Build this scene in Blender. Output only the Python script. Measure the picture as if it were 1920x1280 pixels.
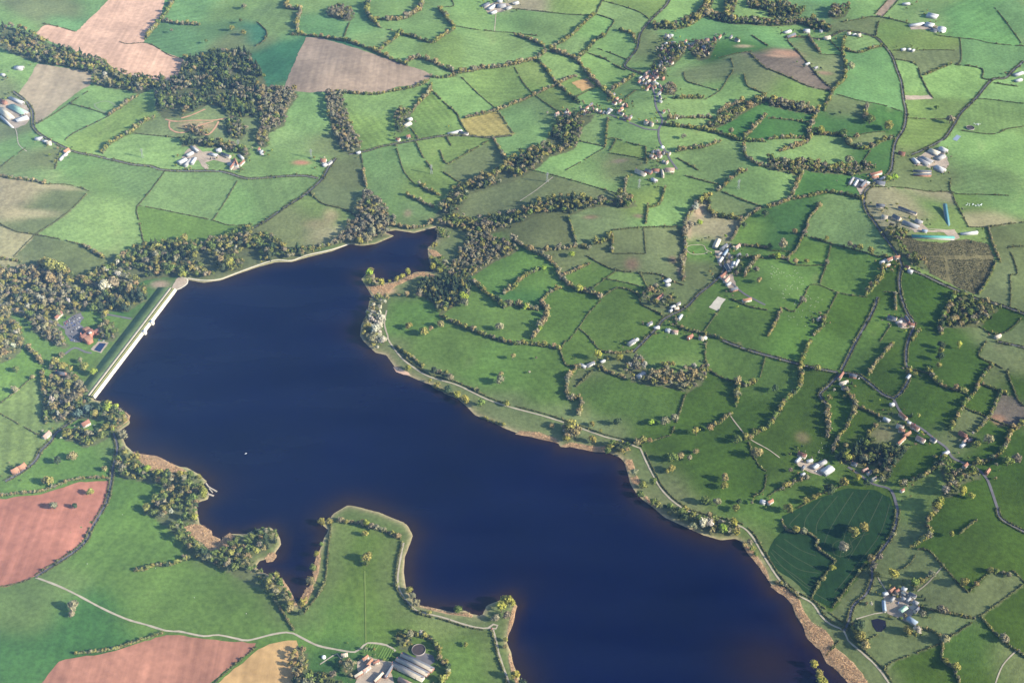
import bpy, math, random
import numpy as np
from mathutils import Vector
from mathutils.geometry import delaunay_2d_cdt
R = math.radians
for o in list(bpy.data.objects): bpy.data.objects.remove(o)
scene = bpy.context.scene
COL = scene.collection
rng = np.random.RandomState(7)
rnd = random.Random(11)

# ---------------------------------------------------------------- camera
H, PITCH, FPX = 1800.0, 40.0, 2475.0
cam = bpy.data.cameras.new('camera'); co = bpy.data.objects.new('camera', cam); COL.objects.link(co)
co.location = (0, 0, H); co.rotation_euler = (R(90-PITCH), 0, 0)
cam.sensor_width = 36; cam.lens = FPX/1920*36; cam.clip_start = 1; cam.clip_end = 60000
scene.camera = co
# ---------------------------------------------------------------- light
SUN_EL, SUN_AZ = 25.0, 108.0          # azimuth clockwise from +Y (away from camera)
w = bpy.data.worlds.new("World"); scene.world = w; w.use_nodes = True
nt = w.node_tree; bg = nt.nodes['Background']
sky = nt.nodes.new('ShaderNodeTexSky'); sky.sky_type = 'NISHITA'; sky.sun_disc = False
sky.sun_elevation = R(SUN_EL); sky.sun_rotation = R(SUN_AZ); sky.altitude = 300
nt.links.new(sky.outputs[0], bg.inputs[0]); bg.inputs[1].default_value = 0.115
sl = bpy.data.lights.new('sun', 'SUN'); so = bpy.data.objects.new('sun', sl); COL.objects.link(so)
sl.energy = 5.0; sl.angle = R(0.5); sl.color = (1.0, 0.91, 0.74)
sd = Vector((math.cos(R(SUN_EL))*math.sin(R(SUN_AZ)), math.cos(R(SUN_EL))*math.cos(R(SUN_AZ)), math.sin(R(SUN_EL))))
so.rotation_euler = sd.to_track_quat('Z', 'Y').to_euler(); so.location = (600, 900, 1500)
vs = scene.view_settings; vs.view_transform = 'Standard'; vs.look = 'None'; vs.exposure = 1.16; vs.gamma = 1
HAZE = 0.000018

# ---------------------------------------------------------------- photo pixel -> place
SP, CP = math.sin(R(PITCH)), math.cos(R(PITCH))
def ray(px, py):
    a = (np.asarray(px, float)-960)/FPX; b = -(np.asarray(py, float)-640)/FPX
    return a, CP + b*SP, -SP + b*CP
def at_z(px, py, z=0.0):
    dx, dy, dz = ray(px, py); t = (z-H)/dz
    return dx*t, dy*t
def parse(s): return [tuple(float(v) for v in p.split(',')) for p in s.split()]
def smoothstep(x, a, b):
    t = np.clip((x-a)/(b-a), 0, 1); return t*t*(3-2*t)
LAKE = parse("""327,546 350,532 352,524 382,528 412,526 437,517 480,501 517,490 547,491 575,481 620,471 655,460 680,459
705,455 737,442 720,436 745,432 780,436 802,432 817,425 818,445 815,455 805,462 802,477 807,495 810,510 780,510 765,517
742,529 730,532 705,527 702,515 690,510 680,522 690,540 695,555 692,567 685,590 677,610 676,627 680,640 690,647 705,660
725,667 735,685 742,696 767,704 790,714 812,725 835,737 860,747 877,762 890,777 910,787 930,795 945,802 967,812 992,816
1022,822 1045,828 1052,836 1077,837 1115,846 1135,847 1160,857 1172,865 1177,882 1185,905 1195,925 1210,937 1225,950
1247,967 1272,979 1295,990 1320,1000 1352,1009 1380,1010 1395,1022 1410,1040 1425,1055 1440,1082 1447,1102 1472,1115
1487,1132 1495,1152 1507,1172 1517,1197 1540,1217 1552,1242 1572,1257 1590,1272 1620,1300 1700,1390 1750,1450 1000,1450
985,1340 979,1290 970,1270 960,1242 955,1222 950,1200 955,1180 960,1165 965,1145 969,1132 960,1120 950,1121 917,1135
907,1140 905,1155 885,1152 870,1146 850,1147 825,1144 805,1137 787,1135 777,1122 767,1107 757,1090 756,1070 762,1045
767,1020 771,1002 765,987 752,979 732,970 710,960 695,956 670,950 652,949 635,956 625,962 617,972 604,980 610,992 609,1010
600,1027 595,1047 594,1070 587,1092 575,1110 565,1120 559,1137 547,1122 540,1107 532,1087 512,1080 492,1070 482,1062
485,1052 497,1046 517,1044 515,1035 527,1020 529,1007 517,995 505,990 480,992 462,1000 430,1001 420,1007 403,1025 412,1012
397,1005 395,997 380,987 372,982 372,965 375,940 390,935 392,925 378,910 390,902 375,890 350,877 335,877 320,870 295,857
272,854 250,849 235,835 227,823 240,815 225,808 232,802 244,790 242,780 230,770 222,762 212,760 190,752 174,749""")
def catmull(P, closed=False, step=8.0):
    P = np.asarray(P, float); n = len(P); out = []
    if n == 2:
        k = max(1, int(np.linalg.norm(P[1]-P[0])/step)); return P[0] + np.linspace(0, 1, k+1)[:, None]*(P[1]-P[0])
    for i in range(n if closed else n-1):
        p0 = P[(i-1) % n] if closed or i > 0 else P[0]; p1 = P[i]; p2 = P[(i+1) % n]
        p3 = P[(i+2) % n] if closed or i+2 < n else P[-1]
        k = max(1, int(np.linalg.norm(p2-p1)/step)); t = np.linspace(0, 1, k, endpoint=False)[:, None]
        out.append(0.5*((2*p1)+(p2-p0)*t+(2*p0-5*p1+4*p2-p3)*t*t+(3*p1-p0-3*p2+p3)*t**3))
    out = np.vstack(out)
    return out if closed else np.vstack([out, P[-1:]])
lk = np.array(LAKE); lx, ly = at_z(lk[:, 0], lk[:, 1]); LAKEW = np.stack([lx, ly], 1)
def in_poly(X, Y, P):
    ins = np.zeros(np.shape(X), bool); n = len(P)
    for i in range(n):
        x1, y1 = P[i]; x2, y2 = P[(i+1) % n]
        if y1 == y2: continue
        c = ((y1 > Y) != (y2 > Y)) & (X < (x2-x1)*(Y-y1)/(y2-y1)+x1); ins ^= c
    return ins
def seg_dist(X, Y, P, closed):
    D = np.full(np.shape(X), 1e18); n = len(P)
    for i in range(n if closed else n-1):
        ax, ay = P[i]; bx, by = P[(i+1) % n]; vx, vy = bx-ax, by-ay; L = vx*vx+vy*vy+1e-9
        t = np.clip(((X-ax)*vx+(Y-ay)*vy)/L, 0, 1)
        D = np.minimum(D, (X-ax-t*vx)**2+(Y-ay-t*vy)**2)
    return np.sqrt(D)
# lattice on which heights and field colours are worked out, in metres
GX0, GX1, GY0, GY1, GS = -2300.0, 2300.0, 1050.0, 4650.0, 5.0
gx = np.arange(GX0, GX1+.1, GS); gy = np.arange(GY0, GY1+.1, GS); MX, MY = np.meshgrid(gx, gy)
bumpy = catmull(LAKEW, True, 30.0)
jag = rng.normal(0, 2.2, (len(bumpy), 2)); dm = seg_dist(bumpy[:, 0], bumpy[:, 1], LAKEW[[0, -1]], False) > 12
bumpy += jag*dm[:, None]
SDF = seg_dist(MX, MY, bumpy, True)*np.where(in_poly(MX, MY, bumpy), -1, 1)
hr = np.random.RandomState(5); WAV = []
for L, A in ((1500, 7), (900, 5.5), (620, 4.5), (430, 3.2), (300, 1.8), (210, .9)):
    for k in range(2): WAV.append((2*math.pi/L*math.cos(hr.uniform(0, 3.14)), 2*math.pi/L*math.sin(hr.uniform(0, 3.14)), hr.uniform(0, 6.28), A))
hl = np.zeros_like(MX)
for a, b, p, A in WAV: hl += A*np.sin(a*MX+b*MY+p)
HG = np.where(SDF < 0, np.maximum(SDF*.12, -5), np.minimum(SDF*.18, 1.0)) + (hl+22)*smoothstep(SDF, 15, 420)
def grid_sample(G, x, y):
    fx = np.clip((np.asarray(x, float)-GX0)/GS, 0, len(gx)-1.001); fy = np.clip((np.asarray(y, float)-GY0)/GS, 0, len(gy)-1.001)
    i = fx.astype(int); j = fy.astype(int); u = fx-i; v = fy-j
    return G[j, i]*(1-u)*(1-v)+G[j, i+1]*u*(1-v)+G[j+1, i]*(1-u)*v+G[j+1, i+1]*u*v
def height(x, y): return grid_sample(HG, x, y)
def at(px, py):
    dx, dy, dz = ray(px, py); z = np.zeros(np.shape(dx))
    for _ in range(6):
        t = (z-H)/dz; z = np.maximum(height(dx*t, dy*t), 0)
    t = (z-H)/dz
    return np.stack([dx*t, dy*t, z], -1)
def ppm(p):   # photo pixels per metre at a place
    return FPX/(p[1]*CP-(p[2]-H)*SP)
def pline(pts, step=6.0):
    a = np.array(pts); W = at(a[:, 0], a[:, 1])[:, :2]
    return catmull(W, False, step)

# ---------------------------------------------------------------- mesh helpers
def mesh_np(name, V, faces_tri=None, faces_quad=None, tint=None, smooth=False):
    me = bpy.data.meshes.new(name); V = np.asarray(V, np.float32)
    ft = np.zeros((0, 3), np.int32) if faces_tri is None else np.asarray(faces_tri, np.int32)
    fq = np.zeros((0, 4), np.int32) if faces_quad is None else np.asarray(faces_quad, np.int32)
    me.vertices.add(len(V)); me.vertices.foreach_set('co', V.ravel())
    nl = ft.size+fq.size; me.loops.add(nl); me.loops.foreach_set('vertex_index', np.concatenate([ft.ravel(), fq.ravel()]))
    me.polygons.add(len(ft)+len(fq))
    ls = np.concatenate([np.arange(len(ft))*3, ft.size+np.arange(len(fq))*4]).astype(np.int32)
    me.polygons.foreach_set('loop_start', ls)
    me.update(calc_edges=True)
    if smooth: me.polygons.foreach_set('use_smooth', np.ones(len(ls), bool))
    if tint is not None:
        at_ = me.attributes.new('tint', 'FLOAT_COLOR', 'POINT'); c = np.ones((len(V), 4), np.float32); c[:, :3] = tint
        at_.data.foreach_set('color', c.ravel())
    return me
def link(name, me, mat, parent=None, loc=None):
    if mat is not None and not me.materials: me.materials.append(mat)
    o = bpy.data.objects.new(name, me); COL.objects.link(o)
    if parent is not None: o.parent = parent
    if loc is not None: o.location = loc
    return o
def tag(o, label, cat, group=None):
    o['label'] = label; o['category'] = cat
    if group: o['group'] = group
def struct(o, kind='structure'): o['kind'] = kind; return o
def empty(name, loc, rz=0.0):
    o = bpy.data.objects.new(name, None); COL.objects.link(o); o.location = loc; o.rotation_euler = (0, 0, rz); o.empty_display_size = 3
    return o

# ---------------------------------------------------------------- materials
def mat(name, col, rough=.9, noise=0.0, scale=1.0, spec=.2, attr=False, noise2=None, bump=None, metal=0.0, object_rand=0.0):
    m = bpy.data.materials.new(name); m.use_nodes = True; n = m.node_tree.nodes; l = m.node_tree.links; b = n['Principled BSDF']
    b.inputs['Roughness'].default_value = rough; b.inputs['Specular IOR Level'].default_value = spec; b.inputs['Metallic'].default_value = metal
    if attr:
        a = n.new('ShaderNodeAttribute'); a.attribute_name = 'tint'; src = a.outputs['Color']
    else:
        c = n.new('ShaderNodeRGB'); c.outputs[0].default_value = (*col, 1); src = c.outputs[0]
    g = n.new('ShaderNodeNewGeometry')
    for amt, sc, det in ((noise, scale, 4),)+(((noise2[0], noise2[1], 6),) if noise2 else ()):
        if amt <= 0: continue
        t = n.new('ShaderNodeTexNoise'); t.inputs['Scale'].default_value = sc; t.inputs['Detail'].default_value = det
        l.new(g.outputs['Position'], t.inputs['Vector'])
        mr = n.new('ShaderNodeMapRange'); mr.inputs[1].default_value = .25; mr.inputs[2].default_value = .75
        mr.inputs[3].default_value = 1-amt; mr.inputs[4].default_value = 1+amt; l.new(t.outputs[0], mr.inputs[0])
        mx = n.new('ShaderNodeVectorMath'); mx.operation = 'SCALE'; l.new(src, mx.inputs[0]); l.new(mr.outputs[0], mx.inputs['Scale']); src = mx.outputs[0]
    l.new(src, b.inputs['Base Color'])
    if bump:
        t = n.new('ShaderNodeTexNoise'); t.inputs['Scale'].default_value = bump[1]; t.inputs['Detail'].default_value = 3; l.new(g.outputs['Position'], t.inputs['Vector'])
        bp = n.new('ShaderNodeBump'); bp.inputs['Strength'].default_value = bump[2] if len(bump) > 2 else 1; bp.inputs['Distance'].default_value = bump[0]
        l.new(t.outputs[0], bp.inputs['Height']); l.new(bp.outputs[0], b.inputs['Normal'])
    return m
M_LEAF = mat('foliage', None, 1, .35, .12, .05, attr=True)
_n = M_LEAF.node_tree.nodes; _l = M_LEAF.node_tree.links; _b = _n['Principled BSDF']; _t = _n.new('ShaderNodeBsdfTranslucent'); _m = _n.new('ShaderNodeMixShader'); _m.inputs[0].default_value = .14
_l.new(_b.inputs['Base Color'].links[0].from_socket, _t.inputs['Color']); _l.new(_b.outputs[0], _m.inputs[1]); _l.new(_t.outputs[0], _m.inputs[2]); _l.new(_m.outputs[0], _n['Material Output'].inputs['Surface'])
M_GROUND = mat('pasture', None, 1, .20, .014, .05, attr=True, noise2=(.26, .14), bump=(.8, .35, .7))
M_BARK = mat('bark', (.09, .07, .05), 1, .3, 1.0)
M_REED = mat('reed', None, 1, .3, .2, .05, attr=True)
def soil(name, col, rows=None, streak=.26):
    m = mat(name, col, 1, streak, .011, .05, noise2=(.18, .08), bump=(.6, .5, .8)); n = m.node_tree.nodes; l = m.node_tree.links; b = n['Principled BSDF']
    src = b.inputs['Base Color'].links[0].from_socket
    if rows:          # drill lines / streaks along a direction
        g = n.new('ShaderNodeNewGeometry'); mp = n.new('ShaderNodeMapping'); mp.inputs['Rotation'].default_value = (0, 0, R(rows[0])); mp.inputs['Scale'].default_value = (rows[1], rows[1]*.03, 0)
        l.new(g.outputs['Position'], mp.inputs['Vector']); t = n.new('ShaderNodeTexNoise'); t.inputs['Scale'].default_value = 1; t.inputs['Detail'].default_value = 2
        l.new(mp.outputs[0], t.inputs['Vector']); mr = n.new('ShaderNodeMapRange'); mr.inputs[1].default_value = .3; mr.inputs[2].default_value = .7
        mr.inputs[3].default_value = 1-rows[2]; mr.inputs[4].default_value = 1+rows[2]; l.new(t.outputs[0], mr.inputs[0])
        mx = n.new('ShaderNodeVectorMath'); mx.operation = 'SCALE'; l.new(src, mx.inputs[0]); l.new(mr.outputs[0], mx.inputs['Scale']); l.new(mx.outputs[0], b.inputs['Base Color'])
    return m

# ---------------------------------------------------------------- ground-hugging sheets
def sheet(name, pts, m, dz=.35, grid=14.0, px=True, jitter=1.0, zmin=None):
    if px:
        a = np.array(pts); P = at(a[:, 0], a[:, 1])[:, :2]
    else: P = np.asarray(pts)
    Q = []
    for i in range(len(P)):
        p, q = P[i], P[(i+1) % len(P)]; k = max(1, int(np.linalg.norm(q-p)/9))
        for t in range(k): Q.append(p+(q-p)*t/k + (rng.normal(0, jitter, 2) if t else 0))
    Q = np.array(Q); n = len(Q); x0, y0 = Q.min(0); x1, y1 = Q.max(0)
    X, Y = np.meshgrid(np.arange(x0, x1, grid), np.arange(y0, y1, grid)); ins = in_poly(X, Y, Q)
    I = np.stack([X[ins], Y[ins]], 1)
    c = Q.mean(0)
    vs_ = [Vector(tuple(v-c)) for v in Q]+[Vector(tuple(v-c)) for v in I]
    r = delaunay_2d_cdt(vs_, [], [list(range(n))], 1, 1e-4)
    V = np.array([[v.x, v.y] for v in r[0]])+c; z = height(V[:, 0], V[:, 1]); z = (z if zmin is None else np.maximum(z, zmin))+dz
    T = [f for f in r[2] if len(f) == 3]
    T = np.array([f if (V[f[1]]-V[f[0]])[0]*(V[f[2]]-V[f[0]])[1]-(V[f[1]]-V[f[0]])[1]*(V[f[2]]-V[f[0]])[0] > 0 else f[::-1] for f in T])
    me = mesh_np(name, np.c_[V, z], T); o = link(name, me, m); return struct(o)
def ribbon(name, pts, width, m, dz=.45, px=True, wob=.0):
    L = pline(pts, 7.0) if px else np.asarray(pts)
    t = np.gradient(L, axis=0); t /= np.linalg.norm(t, axis=1)[:, None]+1e-9; nrm = np.stack([-t[:, 1], t[:, 0]], 1)
    hw = width/2*(1+rng.uniform(-wob, wob, len(L)))[:, None]
    A, B = L+nrm*hw, L-nrm*hw; V = np.vstack([A, B]); z = height(V[:, 0], V[:, 1])+dz; n = len(L)
    i = np.arange(n-1); Qd = np.stack([i+n, i+n+1, i+1, i], 1)
    return struct(link(name, mesh_np(name, np.c_[V, z], None, Qd), m))
# ================================================================ traced plan of the place (photo pixels, put on the ground by at())
ROADS = """
lane 25,172 50,192 61,210 62,225 64,240 75,252 100,267 140,285 175,292 215,301 250,309 282,312 305,319 360,321 400,321 425,324 457,334 480,335 530,331 570,330 597,335
lane 630,297 616,315 605,335 582,357 562,372 530,392 500,414 478,426
lane 655,290 690,283 712,276 742,270 800,260 837,255 880,255 917,258 960,254
lane 1255,0 1245,15 1217,42 1200,65 1194,92 1175,117 1172,125 1185,132 1207,140
road 1207,140 1218,160 1227,175 1230,200 1242,225 1235,245 1237,265 1247,282 1257,300 1270,318
road 1110,207 1140,214 1160,222 1185,232 1210,242 1233,244
lane 1472,72 1500,70 1545,73 1580,59 1605,61 1640,70 1657,85 1672,105 1682,132 1690,155 1695,190 1699,212 1695,240 1680,265 1675,287 1670,320 1650,340 1625,357 1620,377 1625,397 1640,417 1655,440 1670,460 1685,482 1691,500
lane 1920,115 1902,130 1885,145 1860,150 1830,182 1802,212 1787,237 1770,260 1740,277 1710,290
lane 1370,457 1360,482 1355,510 1335,532 1310,552 1285,577 1247,597 1230,617 1207,640 1187,660
road 1370,530 1397,552 1435,572
lane 1691,500 1686,525 1690,557 1700,585 1714,607 1708,625 1700,650 1699,680 1704,700 1702,715 1690,735 1675,747
lane 1691,500 1730,515 1765,532 1800,547 1830,560 1875,572 1935,594
lane 1645,557 1640,575 1625,605 1605,640 1590,670 1577,695
lane 1440,667 1490,681 1527,690 1570,698
lane 1580,699 1610,704 1632,720 1655,739 1675,747
road 1675,747 1685,767 1700,787 1730,805 1755,825 1775,840 1785,857 1805,867 1830,877 1850,897 1860,922 1870,952
lane 1870,952 1875,970 1897,985 1935,1004
lane 1575,700 1555,722 1537,740 1550,757
road 1590,875 1615,892 1637,907 1665,915 1675,927 1683,955
lane 1683,955 1680,980 1670,1007 1650,1035 1635,1057 1635,1082 1625,1112 1600,1135 1592,1162 1583,1182
lane 10,902 40,885 65,865 77,845 95,827 105,812 125,797 150,780 172,760
lane 213,812 220,835 218,855 212,875 209,900 202,935 190,960 172,990 160,1015 135,1037 100,1060 67,1081
lane 1355,638 1385,650 1422,662 1440,667
lane 1870,640 1905,648 1935,655
road -20,566 0,572 30,581 70,593 105,607 122,616
road 190,588 215,592 247,598
road 122,664 140,652 160,660 172,662
"""
TRACKS = """
0,218 28,241 35,270 50,284
930,25 927,60
975,377 1005,357 1037,332
67,1082 107,1097 145,1115 192,1140 237,1160 275,1171 312,1182 335,1183 350,1186 382,1192 410,1190 445,1197 465,1200 510,1189 537,1185 550,1187 575,1200 597,1210 630,1217 665,1222 677,1215 690,1205 725,1209 742,1220
725,582 721,607 727,630 730,640 752,670 780,692 805,706 855,721 885,735 917,750 960,764 1020,780 1070,796 1095,805 1135,819 1167,827 1192,837 1200,840 1210,862 1225,892 1240,917 1265,942 1300,962 1350,975 1390,987 1410,1005 1422,1025 1440,1055 1462,1087 1490,1112 1522,1130 1540,1155 1557,1170 1582,1182 1590,1200 1615,1222 1640,1245 1660,1270 1690,1320
757,1017 751,1047 746,1080 748,1102 758,1120 778,1142 796,1149 830,1157 870,1170 895,1176 915,1177 925,1170 933,1172 930,1178 918,1178
925,1180 930,1200 937,1230 950,1267 958,1290
1370,780 1385,800 1405,822 1440,842 1462,858
1720,1108 1740,1092 1767,1062
1905,1220 1880,1247 1865,1285
1605,1160 1640,1150 1655,1148
1646,1082 1655,1097 1662,1108
1327,473 1320,476 1300,477 1290,472 1287,465 1295,460 1315,459 1321,462 1324,469 1335,473
1285,460 1284,500
1500,870 1524,884
1640,417 1648,412 1672,417 1692,424 1720,434 1740,430 1778,432 1795,440
1560,68 1580,60
600,1245 632,1225 640,1235
350,283 362,290 375,300 392,312
"""
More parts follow.
